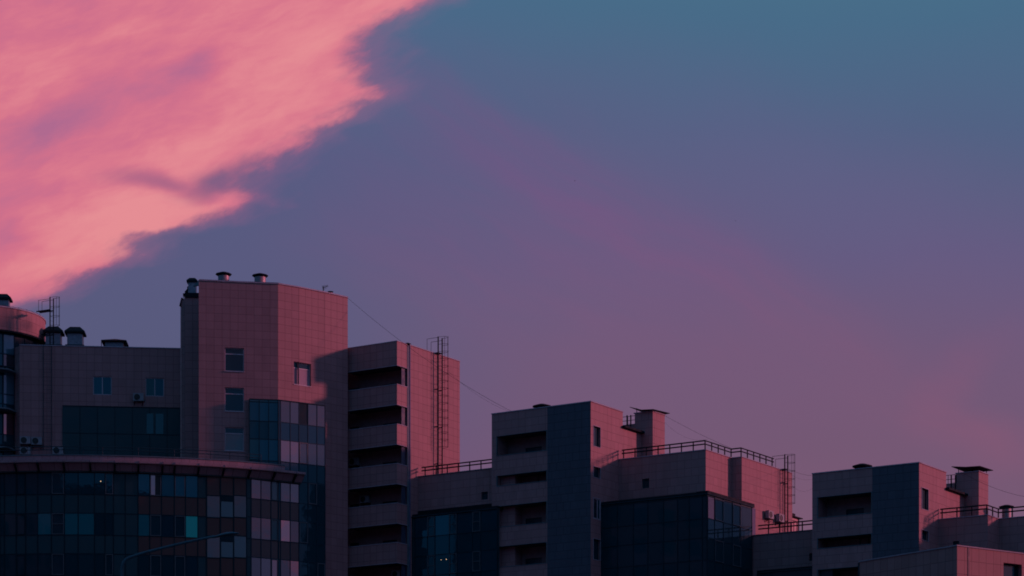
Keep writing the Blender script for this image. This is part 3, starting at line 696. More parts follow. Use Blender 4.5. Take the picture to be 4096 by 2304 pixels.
for (pa, a), (pb, c) in zip(fac, fac[1:]):
    w_ = Wall(a, (c[0] - a[0], c[1] - a[1])); l = math.dist(a, c)
    if pa >= 826: continue
    Y0 = (a[1] + c[1]) / 2; base = 35.82
    rr = []; kk = []
    for k in range(3):
        rr.append((base - 2.98 * k - 1.6, base - 2.98 * k)); kk.append([tabs[pa][k]])
        rr.append((base - 2.98 * (k + 1), base - 2.98 * k - 1.6)); kk.append(['sp:spandrel_red' if pa > 530 else 'sp:spandrel_dark'])
    # back body
    bodyb.boxW(w_, 0, l, 0, 36.6, -.25, 0.0)
    mull.boxW(w_, -.03, .03, 0, 36.6, 0, .06)
    for r, ks in zip(rr, kk):
        k = ks[0]; aa, cc = .035, l - .035; z0, z1 = r[0] + .025, r[1] - .025
        mull.boxW(w_, .03, l - .03, r[1] - .025, r[1] + .025, .001, .055)
        if k.startswith('sp:'):
            g = MB(); g.boxW(w_, aa, cc, z0, z1, .001, .02); g.build('spandrel_panel', k[3:], PO); continue
        if k.startswith('op:'):
            k = k[3:]; bar = k.startswith('bar:'); k = k.replace('bar:', ''); q = .055
            g = MB(); g.boxW(w_, aa, aa + q, z0, z1, 0.001, .09); g.boxW(w_, cc - q, cc, z0, z1, 0.001, .09); g.boxW(w_, aa + q, cc - q, z0, z0 + q, 0.001, .09); g.boxW(w_, aa + q, cc - q, z1 - q, z1, 0.001, .09)
            if bar: g.boxW(w_, aa + q, cc - q, (z0 + z1) / 2 - .025, (z0 + z1) / 2 + .025, 0.001, .08)
            o = g.build('window', 'sash' if (bar or pa in (206, 420, 697, 599)) else 'frame_dark', PO)
            ql = l * .45 if k == 'glass_pink' else cc - q
            g = MB(); g.boxW(w_, aa + q, ql, z0 + q, z1 - q, .003, .03); g.build('pane', k, o, loc=PO['worldbuilt'])
            if k == 'glass_pink':
                g = MB(); g.boxW(w_, ql + .01, cc - q, z0 + q, z1 - q, .003, .01); g.build('opening', 'fan_dark', o, loc=PO['worldbuilt'])
        else:
            g = MB(); g.boxW(w_, aa, cc, z0, z1, .003, .03); g.build('window', k, PO)
# staggered middle section 826..986
ff = [q for q in fac if q[0] >= 826]
for (pa, a), (pb, c) in zip(ff, ff[1:]):
    w_ = Wall(a, (c[0] - a[0], c[1] - a[1])); l = math.dist(a, c)
    bodyb.boxW(w_, 0, l, 0, 36.6, -.25, 0.0); mull.boxW(w_, -.045, .045, 0, 36.6, 0, .07)
    zt_ = 36.2; base = ZY(1983, Y0 := (a[1] + c[1]) / 2)
    zz = [(base, zt_, 'sp')] 
    for k in range(3):
        zz.append((base - 3.0 * k - 1.63, base - 3.0 * k, 'w')); zz.append((base - 3.0 * (k + 1), base - 3.0 * k - 1.63, 'sp'))
    for z0, z1, kd_ in zz:
        mull.boxW(w_, .045, l - .045, z0 - .03, z0 + .03, .001, .06)
        if kd_ == 'sp': g = MB(); g.boxW(w_, .05, l - .05, z0 + .04, z1 - .04, .001, .02); g.build('spandrel_panel', 'spandrel_red', PO)
        elif pa == 881:
            g = MB(); g.boxW(w_, .05, l - .05, z1 - .42, z1 - .04, .001, .08); o = g.build('window', 'frame_dark', PO)
            g = MB(); g.boxW(w_, .06, l - .06, z0 + .05, z1 - .45, .001, .05); g.build('pane', 'glass_fabric', o, loc=PO['worldbuilt'])
        else:
            g = MB(); g.boxW(w_, .05, l - .05, z0 + .04, z1 - .04, .003, .04); g.build('window', 'glass_fabric', PO)
bodyb.build('curtain_wall', 'spandrel_dark', PO); mull.build('mullions', 'frame_dark', PO)
# eaves: parapet band, fascia ledge, soffit and brackets, following the facade
def offs(chn, d):
    out = []
    for i, q in enumerate(chn):
        a = chn[max(0, i - 1)]; c = chn[min(len(chn) - 1, i + 1)]
        t = (c[0] - a[0], c[1] - a[1]); l = math.hypot(*t); out.append((q[0] + d * t[1] / l, q[1] - d * t[0] / l))
    return out
eave = [q for p, q in fac if p < 980] + [wr.at(986), wr.at(1040), wr.at(1090), wr.at(1140), wr.at(1200)]
# resample to a smooth line
def resample(pl, step):
    out = [pl[0]]; acc = 0
    for a, c in zip(pl, pl[1:]):
        l = math.dist(a, c); n = max(1, int(l / step))
        for k in range(1, n + 1): out.append((a[0] + (c[0] - a[0]) * k / n, a[1] + (c[1] - a[1]) * k / n))
    return out
def smooth(pl, it=6):
    for _ in range(it): pl = [pl[0]] + [((a[0] + 2 * q[0] + c[0]) / 4, (a[1] + 2 * q[1] + c[1]) / 4) for a, q, c in zip(pl, pl[1:], pl[2:])] + [pl[-1]]
    return pl
ev = smooth(resample(eave, .6), 8)
par = offs(ev, .62); parin = offs(ev, .30); led = offs(ev, .95); wal = offs(ev, .05)
def pxof(q): return CX + F * q[0] / q[1]
Yp = min(par, key=lambda q: abs(pxof(q) - 226))[1]
ZPT = ZY(1822, Yp); ZPB = ZY(1842, Yp); ZLB = ZY(1851, Yp)
def band(mbx, o1, o0, z0, z1, mat=None, u0=0.0, cond=lambda q: True, zi0=None):
    acc = 0
    for i in range(len(o1) - 1):
        a, c, d, e = o1[i], o1[i + 1], o0[i + 1], o0[i]; l = math.dist(a, c)
        if not cond(a): acc += l; continue
        zi = z0 if zi0 is None else zi0
        mbx.face([a + (z0,), c + (z0,), c + (z1,), a + (z1,)], [(acc, z0 - z1), (acc + l, z0 - z1), (acc + l, 0), (acc, 0)], mat)
        mbx.face([a + (z1,), c + (z1,), d + (z1,), e + (z1,)], None, mat)
        mbx.face([e + (zi,), d + (zi,), c + (z0,), a + (z0,)], [(acc, 0), (acc + l, 0), (acc + l, .5), (acc, .5)], mat)
        mbx.face([d + (zi,), e + (zi,), e + (z1,), d + (z1,)], None, mat); acc += l
cp = lambda q: pxof(q) < 1106
b = MB(); band(b, par, parin, ZPB, ZPT, 'tile_podium', cond=cp); b.build('parapet', 'tile_podium', PO)
b = MB(); band(b, offs(ev, .67), offs(ev, .25), ZPT, ZPT + .07, cond=cp); b.build('coping', 'coping_dark', PO)
b = MB(); band(b, led, wal, ZLB + .02, ZPB, 'tile_podium'); b.build('eaves_ledge', 'tile_podium', PO)
b = MB(); band(b, offs(ev, .93), wal, ZLB - .02, ZLB + .015, 'render'); b.build('eaves_soffit', 'render', PO)
b = MB(); SL1 = offs(ev, .74); SL0 = offs(ev, .30)
for i in range(len(ev) - 1):
    a, c, d, e = SL0[i], SL0[i + 1], SL1[i + 1], SL1[i]
    b.face([a + (ZLB - .52,), c + (ZLB - .52,), d + (ZLB - .03,), e + (ZLB - .03,)], [(i * .58, 0), (i * .58 + .58, 0), (i * .58 + .58, .4), (i * .58, .4)], 'tile_podium')
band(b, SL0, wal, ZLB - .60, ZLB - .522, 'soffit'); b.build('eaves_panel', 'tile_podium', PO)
b = MB(); band(b, offs(ev, .30), offs(ev, -.2), 35.95, ZLB - .25); b.build('head_strip', 'frame_dark', PO)
# brackets every 1.75 m
acc = 0; nextb = .2
evl = ev
for i in range(len(ev) - 1):
    l = math.dist(ev[i], ev[i + 1]); acc += l
    if acc >= nextb:
        nextb += 1.72
        a, c = ev[i], ev[i + 1]; w_ = Wall(a, (c[0] - a[0], c[1] - a[1]))
        g = MB()
        g.hexa([w_.pt(-.06, .34) + (ZLB - .60,), w_.pt(-.06, .93) + (ZLB - .10,), w_.pt(.06, .93) + (ZLB - .10,), w_.pt(.06, .34) + (ZLB - .60,),
                w_.pt(-.06, 0.02) + (ZLB - .02,), w_.pt(-.06, .93) + (ZLB - .022,), w_.pt(.06, .93) + (ZLB - .022,), w_.pt(.06, 0.02) + (ZLB - .02,)])
        g.build('bracket', 'metal_dark', PO)
        g = MB(); g.boxW(w_, -.02, .02, ZLB + .04, ZPB - .01, .95, .985); g.build('bracket_tip', 'pier_lavender', PO)
# body and roof of the podium
b = MB(); fp = [q for q in offs([q for p, q in fac] + [wr.at(1100)], -.27)] + [(-17.0, 207.0), (-40.0, 207.0)]
b.prism(fp, 0, ZPB - .05, 'spandrel_dark', top='roofing', bottom=False)
b.build('core', 'spandrel_dark', PO)
rp = [q for q in offs(ev, .45) if pxof(q) < 1075]
pp = smooth(rp, 2)
rail_pts = pp[::3] + [pp[-1]]
rail('curved_railing', 'two bar railing along the curved terrace edge above the tiled eaves', rail_pts, ZPT + .07, post=1.85, hgt=.62, r=.028, mat='metal_blue')

# ================================================================== LEFT WING with windows
LW = thing('left_wing', 'dusky tiled wing with two small windows between the round tower and the corner tower', 'building', PX(400, 206) + (0,))
wl = Wall(PX(725, 203.6), phi(6)); ZL = wl.z(725, 1396)
a0, a1 = wl.s(79), wl.s(760)
hl = []
for x0, x1, y0, y1 in ((372, 447, 1579, 1505), (582, 656, 1585, 1511)):
    hl.append((wl.s(x0), wl.s(x1), wl.z((x0 + x1) / 2, y0), wl.z((x0 + x1) / 2, y1)))
b = MB(); b.wall(wl, a0, a1, 0, ZL, hl, 'tile')
q0, q1 = wl.pt(a0), wl.pt(a1)
wls = Wall((PX(59, 203.1)), (q0[0] - PX(59, 203.1)[0], q0[1] - PX(59, 203.1)[1]))
b.wall(wls, 0, math.dist(wls.A, q0), 0, ZL - .02, (), 'tile')
for a, c in ((q1, (q1[0], q1[1] + 9)), ((q1[0], q1[1] + 9), (wls.A[0], wls.A[1] + 11)), ((wls.A[0], wls.A[1] + 11), wls.A)):
    w_ = Wall(a, (c[0] - a[0], c[1] - a[1])); b.wall(w_, 0, math.dist(a, c), 0, ZL - .02, (), 'tile')
b.face([p + (ZL - .03,) for p in (wls.A, q0, q1, (q1[0], q1[1] + 9), (wls.A[0], wls.A[1] + 11))], None, 'roofing')
b.build('wall', 'tile', LW)
coping(LW, wl, a0 - .02, a1, ZL, 'coping', .07, .05)
for i, h_ in enumerate(hl): window(LW, wl, *h_[:4], layout='two', rec=.12, panes=['glass_teal', 'glass_blue'] if i else ['glass_blue', 'glass_blue'])
g0, g1 = wl.s(250), wl.s(738); zg = wl.z(490, 1630)
b = MB(); b.boxW(wl, g0, g1, ZPB, zg, .002, .10); b.build('glazed_strip', 'spandrel_dark', LW)
b = MB(); b.boxW(wl, g0, g1, zg, zg + .05, .002, .14)
gs = [g0 + (g1 - g0) * k / 7 for k in range(8)]
for s in gs[1:-1]: b.boxW(wl, s - .02, s + .02, ZPB, zg, .10, .125)
zm = wl.z(300, 1733); b.boxW(wl, g0, g1, zm - .02, zm + .02, .10, .12); b.build('mullions', 'frame_dark', LW)
for x0, x1 in ((587, 614), (623, 654)):
    g = MB(); g.boxW(wl, wl.s(x0), wl.s(x1), wl.z(620, 1737), wl.z(620, 1656), .10, .13); g.build('window', 'glass_teal', LW)

# wall ladder on the left wing
ladder('wall_ladder', 'slim teal ladder fixed to the left wing wall below its parapet', wl, wl.s(190), wl.z(190, 1800), wl.z(190, 1383), wl.z(190, 1383), cage=False, loops=False, off=.15, width=.62, mat='metal_blue', wide=.05)
for x, y, lb in ((554, 1607, 'lone air conditioner under the right window of the left wing'), (102, 1779, 'upper air conditioner nearest the round tower'),
                 (148, 1782, 'upper air conditioner beside the wall ladder on the left wing'), (102, 1821, 'lower air conditioner behind the curved railing near the round tower'), (232, 1820, 'lower air conditioner behind the curved railing at the edge of the dark glazing')):
    ac_unit(lb, wl, wl.s(x), wl.z(x, y))

# ================================================================== ROUND TOWER
Rr = 5.0; cxr, cyr = PX(178, 206.5)[0] - 5.0, 206.5
RT = thing('round_tower', 'round tower at the left edge with pink tiled crown over glass', 'building', (cxr, cyr, 0))
def arcw(r, a0, a1): # facets, angles measured from -Y axis going right
    return Wall((cxr + r * sin(a0), cyr - r * cos(a0)), ((sin(a1) - sin(a0)), -(cos(a1) - cos(a0))))
Yr = cyr - Rr * cos(.7)
ZRT = ZY(1222, cyr - Rr * cos(R(20))); ZRB = ZY(1313, cyr - Rr * cos(R(20)))
b = MB(); n = 52; u = 0
for k in range(n):
    a, c = 2 * pi * k / n - pi, 2 * pi * (k + 1) / n - pi; w_ = arcw(Rr, a, c); l = 2 * Rr * sin(pi / n)
    b.face([w_.pt(0) + (ZRB,), w_.pt(l) + (ZRB,), w_.pt(l) + (ZRT,), w_.pt(0) + (ZRT,)], [(k * .6 + .001, ZRB - ZRT), (k * .6 + .599, ZRB - ZRT), (k * .6 + .599, 0), (k * .6 + .001, 0)], 'tile_round')
b.face([(cxr + Rr * sin(2 * pi * k / n), cyr - Rr * cos(2 * pi * k / n), ZRT) for k in range(n)], None, 'roofing')
b.face([(cxr + Rr * sin(2 * pi * k / n), cyr - Rr * cos(2 * pi * k / n), ZRB) for k in range(n)][::-1], None, 'soffit')
b.build('tiled_crown', 'tile_round', RT)
b = MB(); b.lathe([(Rr - .35, ZRT), (Rr - .35, ZRT + .06), (Rr + .05, ZRT + .06), (Rr + .05, ZRT - .03), (Rr - .1, ZRT - .03)], (cxr, cyr, 0), 72); b.build('coping', 'coping', RT)
b = MB()
pr = None
for k in range(80):
    a = pi * k / 79 - pi / 2; p_ = (cxr + (Rr - .05) * sin(a), cyr - (Rr - .05) * cos(a), ZRT + .13 + .03 * sin(k * 1.9))
    if pr: b.tube(pr, p_, .012, 4)
    if k % 4 == 0: b.tube(p_, (p_[0], p_[1], ZRT + .05), .014, 4)
    pr = p_
b.build('lightning_wire', 'metal_dark', RT)
b = MB(); b.lathe([(Rr + .06, ZRB - .02), (Rr + .12, ZRB - .02), (Rr + .12, ZRB - .16), (Rr - .4, ZRB - .16)], (cxr, cyr, 0), 72); b.build('gutter', 'metal_dark', RT)
Rg = 4.55; zlev = [ZY(y, 202.2) for y in (1831, 1795, 1776, 1733, 1643, 1611, 1571, 1475, 1459, 1410, 1320)]
b = MB(); b.lathe([(Rg, 0), (Rg, ZRB - .05)], (cxr, cyr, 0), 48); b.build('drum', 'spandrel_dark', RT)
n = 22
def gcell(a, c, z0, z1, k):
    w_ = arcw(Rg + .08, a, c); l = math.dist(w_.A, (cxr + (Rg + .08) * sin(c), cyr - (Rg + .08) * cos(c)))
    g = MB(); g.boxW(w_, .05, l - .05, z0 + .04, z1 - .04, -.03, .0); g.build('window', k, RT)
mm = MB()
def ang_px(px, r):   # angle on the drum seen at pixel column px
    lo, hi = -1.2, 1.5
    for _ in range(40):
        m_ = (lo + hi) / 2; x = CX + F * (cxr + r * sin(m_)) / (cyr - r * cos(m_))
        if x < px: lo = m_
        else: hi = m_
    return lo
A_ = [ang_px(p, Rg + .08) for p in (-90, -50, -12, 12, 58, 100, 140)]
for i, a in enumerate(A_): 
    w_ = arcw(Rg + .08, a, a + .01); mm.boxW(w_, -.045, .045, 20, ZRB - .1, -.1, .05)
for i, (a, c) in enumerate(zip(A_, A_[1:])):
    if i == 3: ks = ['glass_pale', None, 'glass_teal', 'glass_pink', 'glass_blue', 'glass_pale', 'glass_pale', None, 'glass_sky', 'glass_pale']
    elif i >= 4: ks = [None] * 9 + ['sp:frame_teal']
    else: ks = ['glass_dark', None, 'glass_dark', 'glass_dark', 'glass_blue', 'glass_blue', 'glass_dark', None, 'glass_blue', 'glass_blue']
    for (z0, z1), k in zip(zip(zlev, zlev[1:]), ks):
        w_ = arcw(Rg + .08, a, c); l = math.dist(w_.A, (cxr + (Rg + .08) * sin(c), cyr - (Rg + .08) * cos(c)))
        if i < 4: mm.boxW(w_, .045, l - .045, z1 - .035, z1 + .035, -.08, .03)
        if k: gcell(a, c, z0, z1, k.replace('sp:', ''))
mm.build('mullions', 'frame_teal', RT)
for zc in (ZY(1470, 201), ZY(1628, 201), ZY(1784, 201)):
    b = MB(); n_ = 30
    for k in range(n_):
        a, c = R(-70) + R(118) * k / n_, R(-70) + R(118) * (k + 1) / n_
        r1 = Rg + .15; r2 = Rg + 1.15 * min(1, (n_ - k) / 4.0) + .16
        r2b = Rg + 1.15 * min(1, (n_ - k - 1) / 4.0) + .16
        p_ = [(cxr + r1 * sin(a), cyr - r1 * cos(a)), (cxr + r2 * sin(a), cyr - r2 * cos(a)), (cxr + r2b * sin(c), cyr - r2b * cos(c)), (cxr + r1 * sin(c), cyr - r1 * cos(c))]
        b.hexa([q + (zc - .05,) for q in p_] + [q + (zc + .05,) for q in p_])
    b.build('sun_shade', 'coping_dark', RT)

def chimney_box(name, label, X, Yd, zb, w, zcap, kind, rz=0.15, group=None):
    t = thing(name, label, 'roof vent', (X, Yd, zb), rz, group, world=False)
    if kind == 'brick':
        h1 = (zcap - zb) * .42; b = MB(); b.box(-w / 2, w / 2, -w / 2, w / 2, -.3, h1); b.build('brick_base', 'brick_red', t)
        b = MB(); b.box(-w / 2 - .03, w / 2 + .03, -w / 2 - .03, w / 2 + .03, h1, h1 + .06); b.box(-w / 2 - .02, w / 2 + .02, -w / 2 - .02, w / 2 + .02, -.32, h1 * .36); b.build('flashing', 'metal_blue', t)
        b = MB(); b.box(-w * .42, w * .42, -w * .42, w * .42, h1 + .06, zcap - zb); b.build('duct', 'galv', t)
    else:
        b = MB(); b.box(-w * .40, w * .40, -w * .40, w * .40, -.3, zcap - zb); b.build('duct', 'galv', t)
    hc = zcap - zb; c = w * .56; k = c * .5; e = .12; hh = w * .28
    if kind == 'gable': k = .02; hh = w * .17; e = .06
    b = MB(); b.box(-c, c, -c, c, hc - .03, hc + e)
    b.hexa([(-c, -c, hc + e), (c, -c, hc + e), (c, c, hc + e), (-c, c, hc + e), (-k, -k, hc + e + hh), (k, -k, hc + e + hh), (k, k, hc + e + hh), (-k, k, hc + e + hh)])
    b.build('cap', 'metal_dark', t)
    if kind == 'gable':
        b = MB()
        for sx in (-1, 1):
            for sy in (-1, 1): b.box(sx * c - .05 * (sx > 0) , sx * c + .05 * (sx < 0), sy * c - .04, sy * c + .04, -.2, hc)
        b.build('cap_post', 'metal_dark', t)
    return t
gv = 'square roof vents on the left roofs'
Yv = 206.0
for x0, x1, yt, lb in ((176, 255, 1312, 'brick based vent with hipped metal cap right beside the round tower'), (262, 342, 1314, 'brick based vent with hipped metal cap standing apart, second from the round tower')):
    mpp = Yv / F
    chimney_box('chimney', lb, (((x0 + x1) / 2 - CX) * mpp), Yv, ZL - .05, (x1 - x0) * mpp / 1.12, ZY(yt + 24, Yv), 'brick', .06, gv)
chimney_box('roof_vent', 'low wide vent with shallow pitched cap on the left wing roof', (460 - CX) * 205.5 / F, 205.5, ZL - .2, 100 * 205.5 / F / 1.12, ZY(1374, 205.5), 'gable', .05)
chimney_box('roof_vent', 'hipped metal vent on top of the round tower at the left edge', (14 - CX) * 205.5 / F, 205.5, ZRT, 66 * 205.5 / F / 1.12, ZY(1202, 205.5), 'plain', .06)
chimney_box('roof_vent', 'narrow galvanised vent hugging the left corner of the tallest tower', (770 - CX) * 203.4 / F, 203.4, zA + .2, 43 * 203.4 / F / 1.12, ZY(1131, 203.4), 'plain', .0)
# slanted flashings left of that vent
t = thing('rain_hood', 'dark slanted rain hoods at the left edge of the tallest tower', 'rain hood', PX(745, 204.2) + (zA,))
b = MB(); Yh = 204.2
def hh_(px, py): return PX(px, Yh) + (ZY(py, Yh),)
def slab(mb, q, d=.5): mb.hexa([q[0], q[1], (q[1][0], q[1][1] + d, q[1][2]), (q[0][0], q[0][1] + d, q[0][2]), q[3], q[2], (q[2][0], q[2][1] + d, q[2][2]), (q[3][0], q[3][1] + d, q[3][2])])
slab(b, [hh_(738, 1167), hh_(754, 1167), hh_(754, 1150), hh_(751, 1152)]); slab(b, [hh_(748, 1152), hh_(756, 1152), hh_(756, 1144), hh_(749, 1146)])
b.build('upper_hood', 'metal_dark', t)
b = MB(); slab(b, [hh_(732, 1179), hh_(756, 1186), hh_(756, 1168), hh_(731, 1174)], .7); b.build('lower_hood', 'metal_dark', t)
for p in (733, 737.5):
    b = MB(); b.tube(hh_(p, 1176), hh_(p, 1200), .025, 5); b.build('prop', 'metal_dark', t)

# caged ladder of the round tower (seen side-on)
wrt = Wall(PX(207, 203.0), phi(62))
lt = ladder('caged_ladder', 'caged ladder with platform reaching the round tower roof', wrt, 0, ZY(1420, 203), ZY(1190, 203), ZY(1241, 203), cage=True, off=-.0, width=.42, step=.72, loops=False, brackets=False, group='caged steel ladders', cage_from=ZY(1330, 203))
b = MB(); z0 = ZY(1420, 203)
zt_, zp = ZY(1192, 203) - z0, ZY(1241, 203) - z0
b.path([(-.21, 0, zt_ - .1), (-.21, 1.1, zt_ - .1), (-.21, 1.1, zp)], .016, 5); b.path([(.21, 0, zt_ - .1), (.21, 1.1, zt_ - .1), (.21, 1.1, zp)], .016, 5)
o = b.build('handrail', 'metal_dark', None); o.parent = lt
b = MB(); b.box(-.24, -.18, 0, 1.3, zp - .04, zp + .04); b.box(.18, .24, 0, 1.3, zp - .04, zp + .04)
for k in range(14): b.box(-.2, .2, .05 + k * .09, .07 + k * .09, zp - .02, zp + .01)
o = b.build('platform', 'metal_dark', None); o.parent = lt
b = MB(); b.box(-.24, -.19, 0, .9, 1.55, 1.62); b.box(.19, .24, 0, .9, 1.55, 1.62); o = b.build('bracket', 'metal_dark', None); o.parent = lt

# ================================================================== round roof vents on the tower
def round_vent(label, X, Yd, zb, r, zc, rc, hcap, group=None, squat=False, body='steel'):
    t = thing('round_vent', label, 'roof vent', (X, Yd, zb), 0, group, world=False)
    hb = zc - zb
    b = MB(); b.lathe([(r, -.2), (r, hb)] if squat else [(r * 1.02, -.2), (r * 1.02, .06), (r, .08), (r, hb * .33), (r * 1.015, hb * .34), (r, hb * .36), (r, hb * .66), (r * 1.015, hb * .67), (r, hb * .69), (r, hb)], n=40); b.build('pipe', body, t, smooth=True)
    b = MB(); b.lathe([(r * .9, hb - .06), (rc, hb + hcap * .30), (rc * .99, hb + hcap * .48), (rc * .35, hb + hcap * .9), (0, hb + hcap)], n=10 if not squat else 32); b.build('cap', 'metal_dark', t)
    return t
gr = 'round metal vents on the rooftops'
m3 = 203.5 / F
round_vent('left one of the two tall round vents on the tallest tower', (894.5 - CX) * m3, 203.5, ZT, 22.5 * m3, ZY(1104, 203.5), 32.5 * m3, 17 * m3, gr)
round_vent('right one of the two tall round vents on the tallest tower', (1040.5 - CX) * m3, 203.5, ZT, 23 * m3, ZY(1109, 203.5), 32.5 * m3, 16 * m3, gr)
round_vent('tiny round vent by the aerial on the tallest tower', (1322 - CX) * 206 / F, 206, ZT - .3, 8 * m3, ZY(1169, 206), 12 * m3, 5 * m3, gr, True)
t = thing('aerial', 'small television aerial on the right of the tallest tower roof', 'aerial', PX(1293, 205.5) + (ZT - .3,))
b = MB(); b.tube(PX(1293, 205.5) + (ZT - .4,), PX(1293, 205.5) + (ZY(1145, 205.5),), .035, 6); b.build('mast', 'metal_dark', t)
b = MB(); p, q = PX(1291, 205.5) + (ZY(1153, 205.5),), PX(1311, 205.8) + (ZY(1143, 205.8),); b.tube(p, q, .02, 5)
for k in range(6):
    f_ = k / 5; c = (p[0] + (q[0] - p[0]) * f_, p[1] + (q[1] - p[1]) * f_, p[2] + (q[2] - p[2]) * f_); b.tube((c[0] - .03, c[1] - .25, c[2] + .15 - .03 * k), (c[0] + .03, c[1] + .25, c[2] - .15 + .03 * k), .012, 4)
b.build('elements', 'metal_dark', t)

# ================================================================== BALCONY BLOCK
BA = thing('balcony_block', 'pink tiled block with a stack of open corner balconies', 'building', PX(1650, 205) + (0,))
Yc = 201.7
cornerp = PX(1588, Yc)                      # outer corner of the balconies
wbL = Wall(cornerp, D_)                     # left face: s<0
wbR = Wall(cornerp, R_)                     # right face
sP = wbR.s(1637.5); sE = wbR.s(1839)        # pier and far end
sL = wbL.s(1380)
ZA = ZY(1365, Yc)
zc = lambda y: ZY(y, Yc)
bands = [(zc(1459.5), ZA), (zc(1616.7), zc(1538)), (zc(1775.5), zc(1697)), (zc(1933.5), zc(1854.8)), (zc(2091.4), zc(2013)), (zc(2249.5), zc(2171)), (zc(2408), zc(2329.5)), (zc(2566), zc(2488))]
# main block behind the balconies
b = MB()
wback = Wall(wbR.pt(sP), D_)                # recessed wall plane, s<0
lb_ = -math.dist(wbL.pt(sL), cornerp)
dep = sP
hs = []
x0, x1 = wback.s(1530), wback.s(1588); xa, xb_ = wback.s(1398), wback.s(1436)
for i, (z0, z1) in enumerate(bands[1:]):
    hs.append((x0, x1, z0 + .1, z1 + .55)); hs.append((xa, xb_, z0 + .1, z1 + .60))
ZM = ZA - .02
b.wall(wback, lb_ - 1.0, 0, 0, ZM, hs, 'render', depth=.2)
b.wall(wbR, sP, sE, 0, ZA, (), 'tile', uref=sP)
pb = wbR.pt(sE); q_ = (pb[0] - D_[0] * 9, pb[1] - D_[1] * 9); r0_ = wback.pt(lb_ - 1.0)
for a, c in ((pb, q_), (q_, r0_)):
    w_ = Wall(a, (c[0] - a[0], c[1] - a[1])); b.wall(w_, 0, math.dist(a, c), 0, ZA, (), 'tile')
b.face([p + (ZA - .03,) for p in (wback.pt(0), pb, q_, r0_)], None, 'roofing')
b.build('wall', 'tile', BA)
for i, h_ in enumerate(hs):
    window(BA, wback, *h_[:4], layout='single', rec=.15, frame='frame_dark', pane='glass_dark')
coping(BA, wbR, sP, sE, ZA, 'coping', .06, .05, .3)
ret = wbR.pt(sP)
for i, (z0, z1) in enumerate(bands):
    g = thing_b = None
    b = MB()
    # left and right parapet panels plus the floor slab, one balcony each
    th = .14
    zr = z1
    b.wall(wbL, lb_, 0, z0, z1, (), 'tile', zref=zr, uref=lb_)
    b.wall(wbR, 0, sP - .30, z0, z1, (), 'tile', zref=zr)
    inner = Wall(wbL.pt(0, -th), (-D_[0], -D_[1])); b.wall(inner, 0, -lb_, z0, z1, (), 'tile')
    inner2 = Wall(wbR.pt(sP - .30, -th), (-R_[0], -R_[1])); b.wall(inner2, 0, sP - .30, z0, z1, (), 'tile')
    # slab / top cover
    pA, pB, pC, pD = wbL.pt(lb_, -.01), wbL.pt(0, -.01), wbR.pt(sP, -.01), wback.pt(lb_)
    pB = (cornerp[0] - D_[0] * .01 + R_[0] * .01, cornerp[1] - D_[1] * .01 + R_[1] * .01)
    zs_ = z0 + .004
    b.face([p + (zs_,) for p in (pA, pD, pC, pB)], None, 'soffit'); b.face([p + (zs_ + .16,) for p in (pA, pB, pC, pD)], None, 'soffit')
    if i == 0:
        b.face([p + (z1 - .01,) for p in (pA, pB, pC, pD)], None, 'roofing')
    o = b.build('balcony', 'tile', BA)
    c_ = MB(); c_.boxW(wbL, lb_, .03, z1, z1 + .055, -.17, .035); c_.boxW(wbR, .036, sP - .30, z1, z1 + .054, -.17, .035)
    c_.boxW(wbL, lb_, .02, z0 - .045, z0, -.06, .02); c_.boxW(wbR, .021, sP - .30, z0 - .044, z0, -.06, .02)
    c_.build('coping', 'coping', o, loc=BA['worldbuilt'])
b = MB(); b.boxW(wbR, sP - .30, sP - .06, 0, ZA - .05, -.02, .03); b.build('downpipe_recess', 'coping_dark', BA)
simple('frosted_screen', (0.035, 0.05, 0.10), 0.6)
b = MB()
for z0, z1 in zip([q[1] for q in bands[1:]], [q[0] for q in bands]): b.boxW(wbR, sP - .85, sP - .31, z0 + .06, z1 - .05, -.16, -.13)
b.build('wind_screen', 'frosted_screen', BA)
b = MB(); b.boxW(wbR, sP - .06, sP + .06, 0, ZA - .02, 0.002, .08); b.build('downpipe', 'pier_lavender', BA)
b = MB(); b.boxW(wbR, sP - .42, sP + .0, ZA + .06, ZA + .11, -.25, .16); b.build('pipe_head', 'metal_dark', BA)
for x, i, lb in ((1424, 2, 'air conditioner at the left end of the second open balcony from the top'), (1468, 3, 'air conditioner high on the third open balcony from the top'), (1596, 5, 'air conditioner by the right corner of the fifth open balcony'), (1412, 5, 'air conditioner at the left end of the fifth open balcony')):
    zq = bands[i][0] - 1.45
    if x == 1596: ac_unit(lb, wback, wback.s(x), bands[i][0] - .95)
    else: ac_unit(lb, wback, wback.s(x), bands[i][0] - .95)
lzb = wbR.z(1760, 1905)
ladder('caged_ladder', 'long caged ladder up the sunlit side of the balcony block', wbR, wbR.s(1748), wbR.z(1760, 1925), wbR.z(1751, 1352), ZA, off=.30, width=.55, step=.57, group='caged steel ladders', wide=.075)

